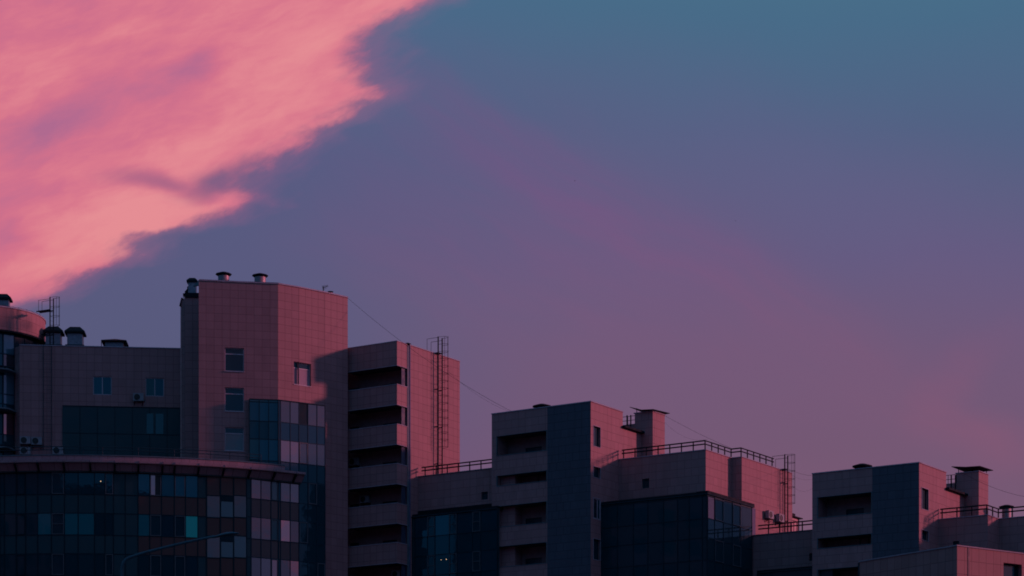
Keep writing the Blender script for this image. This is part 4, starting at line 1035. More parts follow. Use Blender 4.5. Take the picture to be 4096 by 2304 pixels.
# ================================================================== PALE WING between balcony block and second block
BBy = 195.0
cB = PX(2363, BBy); wB_L = Wall(cB, D_); wB_R = Wall(cB, R_)
def glazed_bay(root, w, spx, zb, zt, rowdefs, kinds, frame='frame_teal'):
    cols = [w.s(p) for p in spx]
    curtain(root, w, cols, rowdefs, kinds, zb, zt, frame=frame, mull=.045)
WG = thing('low_wing', 'shaded tiled wing with one tiny window between the balcony block and second block', 'building', PX(1800, 203) + (0,))
pw = wbR.at(1673); wW = Wall(pw, D_); ZW = wW.z(1673, 1908.6)
se = wW.s(2060)
b = MB(); hw = [(wW.s(1925), wW.s(1951), wW.z(1940, 1998), wW.z(1940, 1967), .22)]
b.wall(wW, 0.0, se, 0, ZW, hw, 'tile_long')
e_ = wW.pt(se); b.wall(Wall(e_, R_), 0, 6, 0, ZW, (), 'tile_long')
b.face([p + (ZW - .03,) for p in (pw, e_, (e_[0] + R_[0] * 6, e_[1] + R_[1] * 6), (pw[0] + R_[0] * 6, pw[1] + R_[1] * 6))], None, 'roofing')
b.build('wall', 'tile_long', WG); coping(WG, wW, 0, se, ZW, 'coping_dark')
window(WG, wW, *hw[0][:4], rec=.16, frame='metal_blue', fw=.09)
# bay
pbay = wbR.at(1649); wGB = Wall(pbay, D_); ZG = wGB.z(1650, 2063)
spx = [1649, 1660, 1711, 1741, 1798, 1829, 1891, 1924, 1990]
rows = []; kinds = []
zt0 = wGB.z(1800, 2057)
for k in range(4):
    a = zt0 - 3.0 * k; rows.append((a - 1.55, a)); kinds.append([None, 'glass_blue' if k == 0 else 'glass_dark', 'op:bar:glass_dark', 'glass_blue' if k != 1 else 'glass_dark', 'op:bar:glass_dark', 'glass_blue', 'op:bar:glass_dark', 'glass_blue'])
    rows.append((a - 3.0, a - 1.55)); kinds.append([None] + ['glass_dark'] * 7)
glazed_bay(WG, wGB, spx, 0, ZG - .15, rows, kinds, 'frame_dark')
b = MB(); b.boxW(wGB, 0, wGB.s(1990), ZG - .15, ZG - .08, -2.4, .14); b.build('bay_roof_edge', 'metal_blue', WG)
b = MB(); b.boxW(wGB, 0, wGB.s(1990), ZG - .08, ZG + .08, -2.4, .04); b.build('bay_roof', 'metal_dark', WG)
b = MB(); b.boxW(wW, 0, se, ZG + .08, ZG + .45, .002, .06); b.build('flashing', 'metal_dark', WG)
rail('terrace_railing', 'black two bar railing on the low wing between balcony block and second block', [wW.pt(wW.s(1697), -.12), wW.pt(wW.s(1966), -.12)], ZW + .07, post=.98, hgt=.66, r=.050, group='black railings on the terraces', lead=(.32, 0))

# ================================================================== STEPPED BLOCKS (second and third)
def stepped_block(name, label, w_L, w_R, pxl, pxsplit, ytop, pxc, openings, wins, pxr, step, stair, stair_x, vent, ladpx, lab):
    """block with grey panel field, recessed loggias and windows on the lit side"""
    root = thing(name, label, 'building', w_L.A + (0,))
    Zt = ZY(ytop, w_L.A[1]); sl_ = w_L.s(pxl); sm = w_L.s(pxsplit)
    b = MB(); hs = []
    for (x0, x1, ya, yb, dd) in openings: hs.append((w_L.s(x0), w_L.s(x1), w_L.z(x1, yb), w_L.z(x1, ya), dd))
    b.wall(w_L, sl_, sm, 0, Zt, hs, 'tile_long', uref=sl_, rmat='render')
    sr_ = w_R.s(pxr); hw = [(w_R.s(x0), w_R.s(x1), w_R.z(x0, yb), w_R.z(x0, ya), .25) for (x0, x1, ya, yb) in wins]
    b.wall(w_R, 0, sr_, 0, Zt, hw, 'tile_long')
    # lower rear part towards the stair box
    zs = w_R.z(pxr, step[0]); s2 = w_R.s(step[1])
    b.wall(w_R, sr_, s2, 0, zs, (), 'tile_long')
    pr_ = w_R.pt(sr_); pl_ = w_L.pt(sl_)
    pbk = (pr_[0] + pl_[0] - w_L.A[0], pr_[1] + pl_[1] - w_L.A[1])
    for a, c in ((pr_, pbk), (pbk, pl_)):
        w_ = Wall(a, (c[0] - a[0], c[1] - a[1])); b.wall(w_, 0, math.dist(a, c), 0, Zt, (), 'tile_long')
    p2 = w_R.pt(s2); p2b = (p2[0] - D_[0] * 6, p2[1] - D_[1] * 6)
    p1b = (pr_[0] - D_[0] * 6, pr_[1] - D_[1] * 6)
    b.face([p + (zs - .02,) for p in (pr_, p2, p2b, p1b)], None, 'roofing')
    b.face([p + (Zt - .02,) for p in (w_L.A, pr_, pbk, pl_)], None, 'roofing')
    b.build('wall', 'tile_long', root)
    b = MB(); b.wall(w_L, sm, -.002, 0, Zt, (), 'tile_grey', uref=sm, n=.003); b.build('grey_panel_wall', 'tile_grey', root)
    b = MB(); b.boxW(w_L, sl_ - .03, .05, Zt, Zt + .07, -.3, .05); b.boxW(w_R, .051, sr_ + .02, Zt, Zt + .069, -.3, .05); b.build('coping', 'coping', root)
    for k, h_ in enumerate(hs):
        # loggia: back wall, frame around the opening, door or window inside
        g = MB(); wi = Wall(w_L.pt(0, -h_[4]), D_)
        hh2 = []
        hw_ = h_[1] - h_[0]; d0 = h_[0] + hw_ * .36; d1 = h_[0] + hw_ * .69
        tall = h_[3] - h_[2] > 1.0
        if tall: hh2 = [(d0, d1, h_[2] - .2, h_[2] + (h_[3] - h_[2]) * .45)]
        g.wall(wi, h_[0] - .0, h_[1] + .0, h_[2] - .2, h_[3], hh2, 'render', depth=.12)
        if not tall:
            for q in (.62, .78): g.boxW(wi, h_[0] + hw_ * q, h_[0] + hw_ * q + .05, h_[2], h_[3], 0, .05, 'metal_blue')
        o = g.build('loggia_wall', 'render', root)
        if tall: window(root, wi, *hh2[0], rec=.1, frame='frame_dark', pane='glass_dark')
        g = MB(); f_ = .05; a, c, e, f2 = h_[:4]
        g.boxW(w_L, a - f_, a, e - f_, f2 + f_, -.1, .03); g.boxW(w_L, c, c + f_, e - f_, f2 + f_, -.1, .03); g.boxW(w_L, a, c, e - f_, e, -.1, .029)
        g.boxW(w_L, a, c, f2, f2 + .025, -.1, .02)
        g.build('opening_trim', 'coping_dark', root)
    for k, h_ in enumerate(hw):
        lay = 'single'
        pn = ['glass_dark', 'glass_dark', 'glass_sky', 'glass_dark', 'glass_dark'][k % 5]
        if k == 2: window(root, w_R, *h_[:4], layout='two', rec=.06, frame='frame_pvc', panes=['glass_sky', 'glass_blue'], split=.6)
        else: window(root, w_R, *h_[:4], layout='single', rec=.22, frame='frame_dark', pane=pn)
        g = MB(); a, c, e, f2 = h_[:4]; f_ = .04
        g.boxW(w_R, a - f_, a, e - f_, f2 + f_, -.1, .03); g.boxW(w_R, c, c + f_, e - f_, f2 + f_, -.1, .03); g.boxW(w_R, a, c, e - f_, e, -.1, .029); g.boxW(w_R, a, c, f2, f2 + f_, -.1, .029)
        g.build('window_trim', 'coping', root)
    # canopy edge over the rear wall
    g = MB(); g.boxW(w_R, sr_ - .12, s2 + .12, zs - .01, zs + .13, -.4, .30); g.build('canopy', 'metal_dark', root)
    # rear parapet between block and stair box
    wq = Wall(w_R.pt(s2), D_); zq = wq.z((pxr + stair_x[0]) / 2, step[2])
    # stair box
    wsL = Wall(w_R.pt(s2), D_); c0 = wsL.s(stair_x[0]); c1 = wsL.s(stair_x[1]); pcc = wsL.pt(c1); wsR = Wall(pcc, R_); c2 = wsR.s(stair_x[2])
    zst = ZY(stair, pcc[1])
    b = MB(); b.wall(wsL, c0, c1, 0, zst, (), 'tile_long', uref=c0); b.wall(wsR, 0, c2, 0, zst, (), 'tile_long')
    p3 = wsR.pt(c2); p4 = (p3[0] - D_[0] * (c1 - c0), p3[1] - D_[1] * (c1 - c0)); p5 = wsL.pt(c0)
    for a, c in ((p3, p4), (p4, p5)):
        w_ = Wall(a, (c[0] - a[0], c[1] - a[1])); b.wall(w_, 0, math.dist(a, c), 0, zst, (), 'tile_long')
    b.face([p + (zst - .01,) for p in (p5, pcc, p3, p4)], None, 'roofing')
    b.wall(wsL, c0 - 3.2, c0, zs - .3, zq, (), 'tile_long', n=-.3)
    b.boxW(wsL, c0 - 3.2, c0 - .01, zq, zq + .05, -.6, -.28, 'coping_dark')
    o = b.build('stair_box', 'tile_long', root)
    g = MB(); g.boxW(wsL, c0 - .08, c1 + .05, zst, zst + .07, -.3, .05); g.boxW(wsR, .051, c2 + .05, zst, zst + .069, -.3, .05); g.build('coping', 'coping', o, loc=root['worldbuilt'])
    # tilted cover on thin props
    cx_ = ((p5[0] + p3[0]) / 2, (p5[1] + p3[1]) / 2); wl_ = c1 - c0; wd = c2
    def q3(a, c, z): return (cx_[0] + D_[0] * a + R_[0] * c, cx_[1] + D_[1] * a + R_[1] * c, z)
    g = MB(); ha, hb = wl_ / 2 + .25, wd / 2 + .35; zlo, zhi = zst + vent[4], zst + vent[0]; zm_ = zst + vent[3]
    hFL, hBL, hM, hFR, hBR = [zst + v for v in vent]
    A_, B_, C_, D4 = q3(-ha, hb, hBL), q3(-ha, -hb, hFL), q3(ha, -hb, hFR), q3(ha, hb, hBR)
    mid0, mid1 = q3(0, -hb, hM), q3(0, hb, hM)
    th = .04
    def lift(p, h): return (p[0], p[1], p[2] + h)
    g.hexa([B_, mid0, mid1, A_, lift(B_, th), lift(mid0, th), lift(mid1, th), lift(A_, th)])
    g.hexa([mid0, C_, D4, mid1, lift(mid0, th), lift(C_, th), lift(D4, th), lift(mid1, th)])
    g.build('rain_cover', 'metal_dark', o, loc=root['worldbuilt'])
    for (a, c) in ((-wl_ / 2 + .12, -wd / 2 + .1), (-wl_ / 2 + .12, wd / 2 - .1), (wl_ / 2 - .1, wd / 2 - .1), (wl_ / 2 - .1, -wd / 2 + .1)):
        g = MB(); p_ = q3(a, c, zst + .0); zz_ = zhi - .05 if a < 0 else (zm_ if c < 0 else zlo); g.tube(p_, (p_[0], p_[1], zz_ + .02), .03, 5); g.build('prop', 'metal_dark', o, loc=root['worldbuilt'])
    g = MB(); p_ = q3(0, 0, zst); g.tube(p_, (p_[0], p_[1], zst + vent[2] + .02), .16, 10); g.build('flue', 'metal_dark', o, loc=root['worldbuilt'])
    g = MB(); za = zq + .05
    for zz_ in (za + .30, za + .62): g.tube(wsL.pt(c0 - 2.6, -.32) + (zz_,), wsL.pt(c0 - .02, -.32) + (zz_,), .022, 5)
    for q in (2.2, 1.5, .8, .15): g.tube(wsL.pt(c0 - q, -.32) + (za - .02,), wsL.pt(c0 - q, -.32) + (za + .62,), .022, 5)
    g.build('guard_rail', 'metal_dark', root)
    # small caged ladder in the corner
    ladder('caged_ladder', lab, wsL, wsL.s(ladpx), wsL.z(ladpx, step[3]), wsL.z(ladpx, step[4]), zq + .0, off=.35, width=.33, cage=False, loops=False, brackets=False, group='caged steel ladders', wide=.075)
    lo = bpy.context.scene.objects
    return root, Zt, wsL, wsR, c2, zst, (c0, c1), zs, zq
gl2 = None
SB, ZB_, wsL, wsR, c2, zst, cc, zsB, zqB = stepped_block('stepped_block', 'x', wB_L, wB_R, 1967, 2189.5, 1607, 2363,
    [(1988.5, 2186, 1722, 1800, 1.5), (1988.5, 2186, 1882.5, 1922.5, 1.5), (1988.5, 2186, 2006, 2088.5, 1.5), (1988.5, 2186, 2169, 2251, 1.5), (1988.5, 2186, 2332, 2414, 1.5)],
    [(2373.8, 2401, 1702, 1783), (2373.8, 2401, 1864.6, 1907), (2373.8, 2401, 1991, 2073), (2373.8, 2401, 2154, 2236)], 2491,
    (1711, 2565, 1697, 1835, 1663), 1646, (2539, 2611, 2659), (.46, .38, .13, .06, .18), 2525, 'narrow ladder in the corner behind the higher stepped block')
SB['label'] = 'higher one of two stepped blocks with dark grey panel field, in the middle'
m4 = 198 / F
round_vent('wide mushroom vent on the middle stepped block, only its cap showing', (2168 - CX) * m4, 198, ZB_ - .2, 24 * m4, ZY(1633, 198), 38 * m4, 18 * m4, gr, True)
for k, x in enumerate((2440, 2452, 2463)): pass

# ================================================================== TERRACE WING D
TD = thing('terrace_wing', 'sunlit terrace wing with a dark glazed bay, right of the middle block', 'building', PX(2800, 200) + (0,))
wD1 = Wall(wB_R.at(2475), D_); sd1 = wD1.s(2823); ZD = wD1.z(2823, 1800)
wD2 = Wall(wD1.pt(sd1), R_); sd2 = wD2.s(2927)
wD3 = Wall(wD2.pt(sd2), D_); sd3 = wD3.s(2967)
wD4 = Wall(wD3.pt(sd3), R_); sd4 = wD4.s(3169)
b = MB(); hd = [(wD1.s(2568), wD1.s(2596), wD1.z(2582, 1953), wD1.z(2582, 1915), .25)]
b.wall(wD1, 0, sd1, 0, ZD, hd, 'tile_long', uref=sd1); b.wall(wD2, 0, sd2, 0, ZD, (), 'tile_long'); b.wall(wD3, 0, sd3, 0, ZD, (), 'tile_long', uref=.3); b.wall(wD4, 0, sd4, 0, ZD, (), 'tile_long')
pd0, pd1, pd2, pd3, pd4 = wD1.A, wD2.A, wD3.A, wD4.A, wD4.pt(sd4)
pd5 = (pd4[0] - D_[0] * 12, pd4[1] - D_[1] * 12)
for a, c in ((pd4, pd5), (pd5, pd0)):
    w_ = Wall(a, (c[0] - a[0], c[1] - a[1])); b.wall(w_, 0, math.dist(a, c), 0, ZD, (), 'tile_long')
b.face([p + (ZD - .03,) for p in (pd0, pd1, pd2, pd3, pd4, pd5)], None, 'roofing')
b.build('wall', 'tile_long', TD)
window(TD, wD1, *hd[0][:4], rec=.16, frame='metal_blue', fw=.12)
b = MB(); b.boxW(wD1, 0, sd1 + .04, ZD, ZD + .06, -.3, .05); b.boxW(wD2, .051, sd2, ZD, ZD + .058, -.3, .05); b.boxW(wD3, 0.06, sd3 + .04, ZD, ZD + .059, -.3, .05); b.boxW(wD4, .051, sd4, ZD, ZD + .058, -.3, .05); b.build('coping', 'coping', TD)
rail('terrace_railing', 'black two bar railing turning the corners of the sunlit terrace wing', [wD1.pt(wD1.s(2491), -.12), wD1.pt(sd1 - .12, -.12), wD2.pt(sd2 + .12, -.12), wD3.pt(sd3 - .12, -.12), wD4.pt(wD4.s(3094), -.12)], ZD + .06, post=.98, hgt=.66, r=.050, group='black railings on the terraces', lead=(.14, .25))
# glazed bay
wE1 = Wall(wB_R.at(2405), D_); se1 = wE1.s(2829); wE2 = Wall(wE1.pt(se1), R_)
se2 = wE2.s(3006); ZE = wE1.z(2829, 1974)
print('bay right plane vs E2 plane (m):', (wE2.A[0] - wD4.A[0]) * D_[0] + (wE2.A[1] - wD4.A[1]) * D_[1], 'E2 start', wE2.s(3006), 'bay depth', (wD1.A[0] - wE1.A[0]) * R_[0] + (wD1.A[1] - wE1.A[1]) * R_[1])
zt0 = wE2.z(2829, 1984); zE = []
rows = []; kindsL = []; kindsR = []
for k in range(4):
    a = zt0 - 3.0 * k; rows.append((a - 1.6, a)); rows.append((a - 3.0, a - 1.6))
    kindsL += [['glass_dark', 'glass_dark', 'glass_blue', 'glass_dark', 'glass_teal', 'glass_dark', 'glass_blue', 'glass_dark'], ['glass_dark'] * 8]
    kindsR += [['glass_pink' if k == 0 else 'glass_dark', 'op:glass_dark', 'glass_dark', 'op:glass_dark', 'glass_dark'], ['glass_dark'] * 5]
curtain(TD, wE1, [wE1.s(p) for p in (2406, 2471, 2535, 2592, 2655, 2711, 2758, 2810, 2829)], rows, kindsL, 0, zt0 + .12, frame='frame_dark', mull=.05)
curtain(TD, wE2, [wE2.s(p) for p in (2829.5, 2857, 2892, 2928, 2961, 3006)], rows, kindsR, 0, zt0 + .12, frame='frame_teal', mull=.05)
b = MB(); b.boxW(wE1, 0, se1 + .12, ZE - .06, ZE, -2.3, .12); b.boxW(wE2, 0.121, se2 + .3, ZE - .061, ZE - .001, -.9, .119); b.build('bay_roof_edge', 'metal_blue', TD)
b = MB(); b.boxW(wE1, 0, se1 + .04, ZE, ZE + .16, -2.2, .04); b.boxW(wE2, .041, se2 + .4, ZE + .001, ZE + .22, -.9, .05); b.build('bay_roof', 'metal_dark', TD)
b = MB(); b.boxW(wD1, 0, sd1, ZE + .16, ZE + .42, .002, .05); b.build('flashing', 'metal_dark', TD)
b = MB()
for k in range(3): b.boxW(wB_R, wB_R.s(2410 + 17 * k), wB_R.s(2412 + 17 * k), ZE + .1, ZE + .35, .0, .03)
b.build('anchor_strip', 'coping_dark', TD)
b = MB(); b.boxW(wE2, se2 + .02, wE2.s(3021), wE2.z(3010, 2143), ZE - .08, -.9, .02); b.build('end_pier', 'pier_lavender', TD)
ac_unit('air conditioner on the sunlit wing, the one nearer the glazed bay', wD4, wD4.s(3066), wD4.z(3066, 2076))
ac_unit('air conditioner on the sunlit wing, the one beside the caged ladder', wD4, wD4.s(3108), wD4.z(3108, 2089))
ladder('caged_ladder', 'caged ladder at the right end of the sunlit terrace wing', wD4, wD4.s(3131), wD4.z(3131, 2150), wD4.z(3129, 1820), ZD, off=.30, width=.5, step=.62, group='caged steel ladders', wide=.075)
# little roof hut at the end of the terrace wing
HT = thing('roof_hut', 'small lit hut with door and cap at the foot of the terrace wing', 'hut', wD4.pt(sd4 + .4) + (0,))
wH = Wall(wD4.pt(sd4, -.25), R_)
sh1 = wH.s(3192); zh = wH.z(3170, 2069)
wq_ = Wall(wH.pt(sh1), D_)
b = MB(); ph_ = [wH.pt(0), wH.pt(sh1), (wH.pt(sh1)[0] - D_[0] * 2, wH.pt(sh1)[1] - D_[1] * 2), (wH.A[0] - D_[0] * 2, wH.A[1] - D_[1] * 2)]
b.prism(ph_, 0, zh, 'brass_door'); b.build('wall', 'brass_door', HT)
b = MB(); b.boxW(wH, -.1, sh1 + .35, zh, zh + .07, -2.1, .25); b.build('roof', 'metal_dark', HT)
b = MB(); b.boxW(wH, .0, wH.s(3186), zh + .07, zh + .36, -.6, -.1); b.build('vent_cap', 'metal_dark', HT)
b = MB(); b.boxW(wH, sh1, sh1 + .14, 0, zh, -.1, .04); b.build('corner_post', 'metal_blue', HT)
b = MB(); d0, d1 = sh1 * .12, sh1 * .85; zd = wH.z(3170, 2140)
b.boxW(wH, d0, d0 + .06, zd, zh - .2, 0, .05); b.boxW(wH, d1, d1 + .06, zd, zh - .2, 0, .05); b.boxW(wH, (d0 + d1) / 2, (d0 + d1) / 2 + .05, zd, zh - .2, 0, .04); b.boxW(wH, d0, d1, zh - .26, zh - .2, .001, .049)
b.build('door_frame', 'render', HT)

# ================================================================== LOW WING 2 and THIRD BLOCK
CBy = 187.6
cC = PX(3676.5, CBy); wC_L = Wall(cC, D_); wC_R = Wall(cC, R_)
WH2 = thing('low_wing', 'shaded tiled wing under the short railing between terrace wing and right block', 'building', PX(3150, 198) + (0,))
pj = wE2.at(3012); wJ = Wall(pj, D_); sj = wJ.s(3330); ZJ = wJ.z(3130, 2133)
b = MB(); hj = [(wJ.s(3237), wJ.s(3265), wJ.z(3245, 2243), wJ.z(3245, 2213), .22)]
b.wall(wJ, -.4, sj, 0, ZJ, hj, 'tile_long'); ej = wJ.pt(sj); fj = wJ.pt(-.4)
b.wall(Wall(ej, R_), 0, 8, 0, ZJ, (), 'tile_long'); b.face([p + (ZJ - .03,) for p in (fj, ej, (ej[0] + R_[0] * 8, ej[1] + R_[1] * 8), (fj[0] + R_[0] * 8, fj[1] + R_[1] * 8))], None, 'roofing')
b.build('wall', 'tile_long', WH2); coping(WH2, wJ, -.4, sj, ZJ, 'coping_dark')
window(WH2, wJ, *hj[0][:4], rec=.16, frame='metal_blue', fw=.09)
wJ2 = Wall(wJ.pt(0, 2.0), D_); zj2 = wJ2.z(3130, 2285)
b = MB(); b.boxW(wJ2, wJ2.s(3030), wJ2.s(3330), 0, zj2, -2.0, 0); b.build('glazed_bay', 'glass_dark', WH2)
b = MB(); b.boxW(wJ2, wJ2.s(3030), wJ2.s(3330), zj2, zj2 + .07, -2.0, .1); b.build('bay_roof_edge', 'metal_blue', WH2)
b = MB(); b.boxW(wJ, wJ.s(3030), sj, zj2 + .07, zj2 + .5, .002, .06); b.build('flashing', 'metal_dark', WH2)
rail('terrace_railing', 'short black railing between the terrace wing and the right block', [wJ.pt(wJ.s(3071), -.12), wJ.pt(wJ.s(3252), -.12)], ZJ + .07, post=1.02, hgt=.68, r=.050, group='black railings on the terraces', lead=(.85, 0))

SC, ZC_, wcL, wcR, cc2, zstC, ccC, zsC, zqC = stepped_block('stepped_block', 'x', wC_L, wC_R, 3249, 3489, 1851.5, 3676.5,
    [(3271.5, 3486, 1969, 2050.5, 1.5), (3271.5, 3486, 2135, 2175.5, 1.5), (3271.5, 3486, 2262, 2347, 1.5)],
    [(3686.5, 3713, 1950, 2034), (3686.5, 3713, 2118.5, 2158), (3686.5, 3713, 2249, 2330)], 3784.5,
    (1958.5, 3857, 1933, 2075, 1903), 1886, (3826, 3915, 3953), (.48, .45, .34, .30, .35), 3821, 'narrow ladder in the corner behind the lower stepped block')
SC['label'] = 'lower one of two stepped blocks with dark grey panel field, at the right'
m5 = 190.5 / F
round_vent('mushroom vent with short pipe on the right stepped block', (3449 - CX) * m5, 190.5, ZC_ - .15, 24 * m5, ZY(1873, 190.5), 40 * m5, 19 * m5, gr, True)
# terrace wing beyond the third block
TF = thing('terrace_wing', 'shaded terrace wing behind the corner of the near roof at the far right', 'building', PX(3900, 193) + (0,))
wF1 = Wall(wC_R.at(3754), D_); sf1 = wF1.s(3951); ZF_ = wF1.z(3951, 2061)
wF2 = Wall(wF1.pt(sf1), R_); sf2 = wF2.s(3997); wF3 = Wall(wF2.pt(sf2), D_); sf3 = wF3.s(4300)
b = MB(); hf = [(wF1.s(3811), wF1.s(3836), wF1.z(3823, 2200), wF1.z(3823, 2164), .25)]
b.wall(wF1, 0, sf1, 0, ZF_, hf, 'tile_long', uref=sf1); b.wall(wF2, 0, sf2, 0, ZF_, (), 'tile_long'); b.wall(wF3, 0, sf3, 0, ZF_, (), 'tile_long', uref=.2)
pf = [wF1.A, wF2.A, wF3.A, wF3.pt(sf3)]; pe_ = pf[-1]; b.wall(Wall(pe_, R_), 0, 8, 0, ZF_, (), 'tile_long')
b.face([p + (ZF_ - .03,) for p in pf + [(pe_[0] + R_[0] * 8, pe_[1] + R_[1] * 8), (pf[0][0] + R_[0] * 8, pf[0][1] + R_[1] * 8)]], None, 'roofing')
b.build('wall', 'tile_long', TF)
b = MB(); b.boxW(wF1, 0, sf1 + .04, ZF_, ZF_ + .06, -.3, .05); b.boxW(wF2, .051, sf2, ZF_, ZF_ + .058, -.3, .05); b.boxW(wF3, 0.06, sf3, ZF_, ZF_ + .059, -.3, .05); b.build('coping', 'coping', TF)
window(TF, wF1, *hf[0][:4], rec=.16, frame='metal_blue', fw=.10)
rail('terrace_railing', 'black railing turning two corners behind the near roof at the far right', [wF1.pt(wF1.s(3766), -.12), wF1.pt(sf1 - .12, -.12), wF2.pt(sf2 + .12, -.12), wF3.pt(wF3.s(4160), -.12)], ZF_ + .06, post=.98, hgt=.70, r=.050, group='black railings on the terraces', lead=(.14, 0))
m6 = 195 / F
t = round_vent('pink lit round vent with pointed cap behind the far right railing', (4026 - CX) * m6, 195, ZF_, 18 * m6, ZY(2033, 195), 31 * m6, 14 * m6, gr)

# ================================================================== NEAR ROOF at bottom right
NR = thing('near_building', 'nearest building at the bottom right corner with sunlit tiled parapet', 'building', PX(3828, 115) + (0,))
cN = PX(3828, 115.0); wN_R = Wall(cN, phi(36)); wN_L = Wall(cN, (cos(R(54)), -sin(R(54))))
ZN = ZY(2184, 115)
sn0 = wN_L.s(3438); sn1 = wN_R.s(4300)
b = MB(); hn = [(wN_R.s(4014), wN_R.s(4087), wN_R.z(4014, 2420), wN_R.z(4014, 2250), .30)]
b.wall(wN_L, sn0, 0, 0, ZN, (), 'tile_near', uref=sn0); b.wall(wN_R, 0, sn1, 0, ZN, hn, 'tile_near', uref=0.0)
pn0, pn1 = wN_L.pt(sn0), wN_R.pt(sn1)
pn2 = (pn0[0] + 4, pn0[1] + 9)
for a, c in ((pn1, (pn1[0] - 6, pn1[1] + 8)), ((pn1[0] - 6, pn1[1] + 8), pn2), (pn2, pn0)):
    w_ = Wall(a, (c[0] - a[0], c[1] - a[1])); b.wall(w_, 0, math.dist(a, c), 0, ZN, (), 'tile_near')
b.face([p + (ZN - .02,) for p in (pn0, cN, pn1, (pn1[0] - 6, pn1[1] + 8), pn2)], None, 'roofing')
b.build('wall', 'tile_near', NR)
window(NR, wN_R, *hn[0][:4], rec=.25, frame='metal_blue', fw=.10)
b = MB(); b.boxW(wN_L, sn0 - .02, .04, ZN, ZN + .05, -.25, .035); b.boxW(wN_R, .041, sn1, ZN, ZN + .049, -.25, .035); b.build('coping', 'coping', NR)
b = MB(); b.boxW(wN_L, sn0 - .08, sn0 - .0, 0, ZN - .02, -.2, .02); b.build('corner_post', 'metal_blue', NR)
b = MB(); b.boxW(wN_R, wN_R.s(3871), wN_R.s(3878), 0, ZN - .01, 0.002, .02); b.build('expansion_strip', 'render', NR)

# ================================================================== apartment slab to the right, outside the frame, that the angled glass mirrors
AP = thing('offframe_slab', 'dark apartment slab mirrored in the angled tower glazing', 'building', (130, 142, 0))
w0 = Wall((138, 112), (-.55, 1.0)) 
wq2 = Wall((150, 100), (-.45, .9)); 
b = MB(); fpA = [(121, 127), (143, 131), (139, 158), (116, 154)]
b.prism(fpA, 0, 62, 'tile_grey', top='roofing'); b.box(126, 131, 137, 143, 62, 65, 'tile_grey'); b.box(122, 124, 147, 150, 62, 64, 'tile_grey'); b.build('wall', 'tile_grey', AP)
wAp = Wall(fpA[3], (fpA[0][0] - fpA[3][0], fpA[0][1] - fpA[3][1]))
b = MB()
for f_ in range(19):
    for c_ in range(9): b.boxW(wAp, 1.2 + c_ * 3.2, 3.0 + c_ * 3.2, 3 + f_ * 3.05, 4.5 + f_ * 3.05, -.2, .02)
tag(b.build('window_rows', 'glass_dark', AP), None, None, None, 'stuff')

def shade_slab(label, x0, x1, y0, y1, h):  # unseen slabs added to darken the lower walls and the street lamp
    t = thing('offframe_slab', label, 'building', ((x0 + x1) / 2, (y0 + y1) / 2, 0), group='apartment slabs around the yard')
    b = MB(); b.prism([(x0, y0), (x1, y0), (x1, y1), (x0, y1)], 0, h, 'tile_grey', top='roofing'); xm, ym = (x0 + x1) / 2, (y0 + y1) / 2; b.box(xm - 2, xm + 2, ym - 3, ym + 3, h, h + 2.6, 'tile_grey'); b.build('wall', 'tile_grey', t)
    for A, e in (((x0, y0), (x1, y0)), ((x1, y0), (x1, y1)), ((x1, y1), (x0, y1)), ((x0, y1), (x0, y0))):
        w_ = Wall(A, (e[0] - A[0], e[1] - A[1])); l = math.dist(A, e); n = int((l - 2) / 3.2)
        b = MB()
        for f_ in range(int((h - 3) / 3)):
            for c_ in range(n): b.boxW(w_, 1.3 + c_ * 3.2, 3.0 + c_ * 3.2, 2.5 + f_ * 3, 4.0 + f_ * 3, -.1, .02)
        if n > 0: tag(b.build('window_rows', 'glass_dark', t), None, None, None, 'stuff')
AP['group'] = 'apartment slabs around the yard'
shade_slab('long unseen apartment slab left of the yard, added to shade the walls', -78, -62, 60, 170, 63)
shade_slab('unseen apartment slab across the street behind the viewer, added to darken the lower walls', -95, 95, -75, -60, 78)
shade_slab('unseen apartment slab right of the street lamp, added for its shade', 58, 74, 30, 98, 48)
# ================================================================== CABLES
def cable(label, pts3, r=.014, sag=1.0):
    b = MB(); a, c = pts3; P_ = []
    for k in range(25):
        t_ = k / 24; P_.append(tuple(a[i] + (c[i] - a[i]) * t_ for i in range(2)) + (a[2] + (c[2] - a[2]) * t_ - sag * 4 * t_ * (1 - t_),))
    off = a; b.path(P_, r, 5); o = b.build('cable', 'cable', None, loc=a); tag(o, label, 'cable', 'overhead cables'); return o
def pt3(px, py, Y): return PX(px, Y) + (ZY(py, Y),)
cable('dark cable falling from the tallest tower over the balcony block to the middle block', (pt3(1391, 1192, 204.5), pt3(2047, 1646, 194.9)), .011, .55)
cable('fainter cable from the balcony block side to the middle block', (pt3(1785, 1478, 203), pt3(2036, 1646, 196.5)), .006, .35)
cable('cable from the rain cover of the middle block down to the terrace railing', (pt3(2655, 1660, 201), pt3(2930, 1795, 201)), .009, .1)
cable('sagging thin cable between the middle stair box and the terrace railing', (pt3(2659, 1690, 201), pt3(2830, 1757, 201)), .005, .5)
cable('cable between the terrace wing ladder and the right block', (pt3(3150, 1874, 203), pt3(3250, 1903, 188.4)), .009, .1)
cable('thin slack cable, middle of three, between terrace wing and right block', (pt3(3150, 1888, 203), pt3(3250, 1917, 188.4)), .005, .25)
cable('thin slack cable, lowest of three, between terrace wing and right block', (pt3(3150, 1920, 203), pt3(3250, 1953, 188.4)), .005, .5)
cable('cable crossing in front of the right stair box to the right edge', (pt3(3838, 1884, 188), pt3(4200, 1998, 188)), .010, .45)

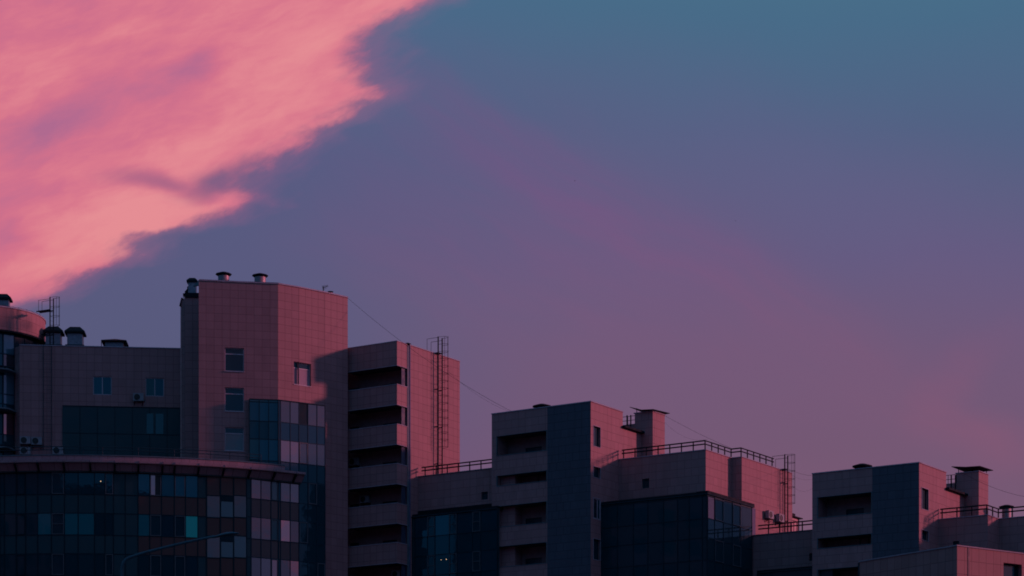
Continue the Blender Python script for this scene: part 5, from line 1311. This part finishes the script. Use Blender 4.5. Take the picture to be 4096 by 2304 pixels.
# ================================================================== STREET LAMP
Yl = 62.0
SL = thing('street_lamp', 'slender unlit street lamp with a long curved arm, bottom left', 'street lamp', PX(488, Yl) + (0,))
def lp(px, py): return PX(px, Yl) + (ZY(py, Yl),)
b = MB(); b.tube(PX(488, Yl) + (0,), PX(488, Yl) + (ZY(2310, Yl) - 2,), .10, 12, r2=.05); b.tube(PX(488, Yl) + (ZY(2310, Yl) - 2,), lp(488, 2290), .05, 12, r2=.042); b.build('pole', 'lamp_metal', SL, smooth=True)
ctrl = [(488, 2290), (489, 2270), (492, 2255), (499, 2243), (511, 2233), (530, 2226), (560, 2216), (600, 2205), (650, 2192), (700, 2180), (750, 2168), (800, 2157), (840, 2149), (856, 2145)]
b = MB()
for i, (a, c) in enumerate(zip(ctrl, ctrl[1:])): b.tube(lp(*a), lp(*c), .042 - i * .0010, 10)
b.build('arm', 'lamp_metal', SL, smooth=True)
# lamp head: an elongated tapering body
ax0 = mathutils.Vector(lp(846, 2150)); ax1 = mathutils.Vector(lp(958, 2134))
dv = (ax1 - ax0); ln = dv.length; dv.normalize(); up = mathutils.Vector((-dv.z, 0, dv.x)); sd_ = mathutils.Vector((0, 1, 0))
b = MB(); prf = [(0, .035, .03, 0), (.03, .055, .05, 0), (.12, .06, .055, 0), (.22, .065, .06, .005), (.34, .10, .075, .03), (.55, .13, .095, .045), (.75, .12, .075, .04), (.9, .08, .045, .02), (1.0, .02, .012, .0)]
rings = []
for (f_, rw, rh, o_) in prf:
    c = ax0 + dv * (ln * f_) + up * (o_ * .35)
    rings.append([c + sd_ * (rw * cos(2 * pi * k / 16)) + up * (rh * .62 * sin(2 * pi * k / 16) * (1 if sin(2 * pi * k / 16) > 0 else .55)) for k in range(16)])
for ra, rb_ in zip(rings, rings[1:]):
    for k in range(16): b.face([ra[k], ra[(k + 1) % 16], rb_[(k + 1) % 16], rb_[k]])
b.face(rings[0][::-1]); b.face(rings[-1]); b.build('lamp_head', 'lamp_metal', SL, smooth=True)

# ================================================================== small lit bulbs behind the glass
def bulb(label, px, py, w, r):
    q = w.pt(w.s(px), .10); z = w.z(px, py)
    b = MB(); b.lathe([(0, -r), (r * .7, -r * .7), (r, 0), (r * .7, r * .7), (0, r)], (0, 0, 0), 10)
    o = b.build('bulb', 'bulb', None, loc=(0, 0, 0)); o.location = (q[0], q[1], z); tag(o, label, 'light bulb', 'lit bulbs')
    o.scale = (1.5, 1, 1)
i403 = [k for k in range(len(fac) - 1) if fac[k][0] <= 403 < fac[k + 1][0]][0]
wk = Wall(fac[i403][1], (fac[i403 + 1][1][0] - fac[i403][1][0], fac[i403 + 1][1][1] - fac[i403][1][1]))
bulb('tiny lit bulb in the top window row of the curved building', 403, 1926, wk, .03)
bulb('tiny lit bulb low in the dark bay beside the balcony block, left of the pair', 1767, 2240, wGB, .02)
bulb('tiny lit bulb low in the dark bay beside the balcony block, right of the pair', 1788, 2238, wGB, .026)

# ================================================================== BIRDS
def bird(label, px, py, Y):
    b = MB(); s = .2
    b.lathe([(0, -.5 * s), (.12 * s, -.25 * s), (.14 * s, 0), (.06 * s, .35 * s), (0, .6 * s)], (0, 0, 0), 8)
    for sx in (-1, 1):
        b.hexa([(0, -.02, -.1 * s), (sx * .5 * s, -.02, -.05 * s), (sx * .5 * s, .02, -.05 * s), (0, .02, -.1 * s), (0, -.02, .12 * s), (sx * 1.1 * s, -.01, .02), (sx * 1.1 * s, .01, .02), (0, .02, .12 * s)])
    o = b.build('bird', 'feather', None, loc=(0, 0, 0)); o.location = pt3(px, py, Y); o.rotation_euler = (R(80), 0, R(60)); tag(o, label, 'bird', 'distant birds')
bird('tiny distant bird high in the middle of the sky', 2299, 723, 420); bird('tiny distant bird, the lower one, right of the middle of the sky', 2942, 883, 480)
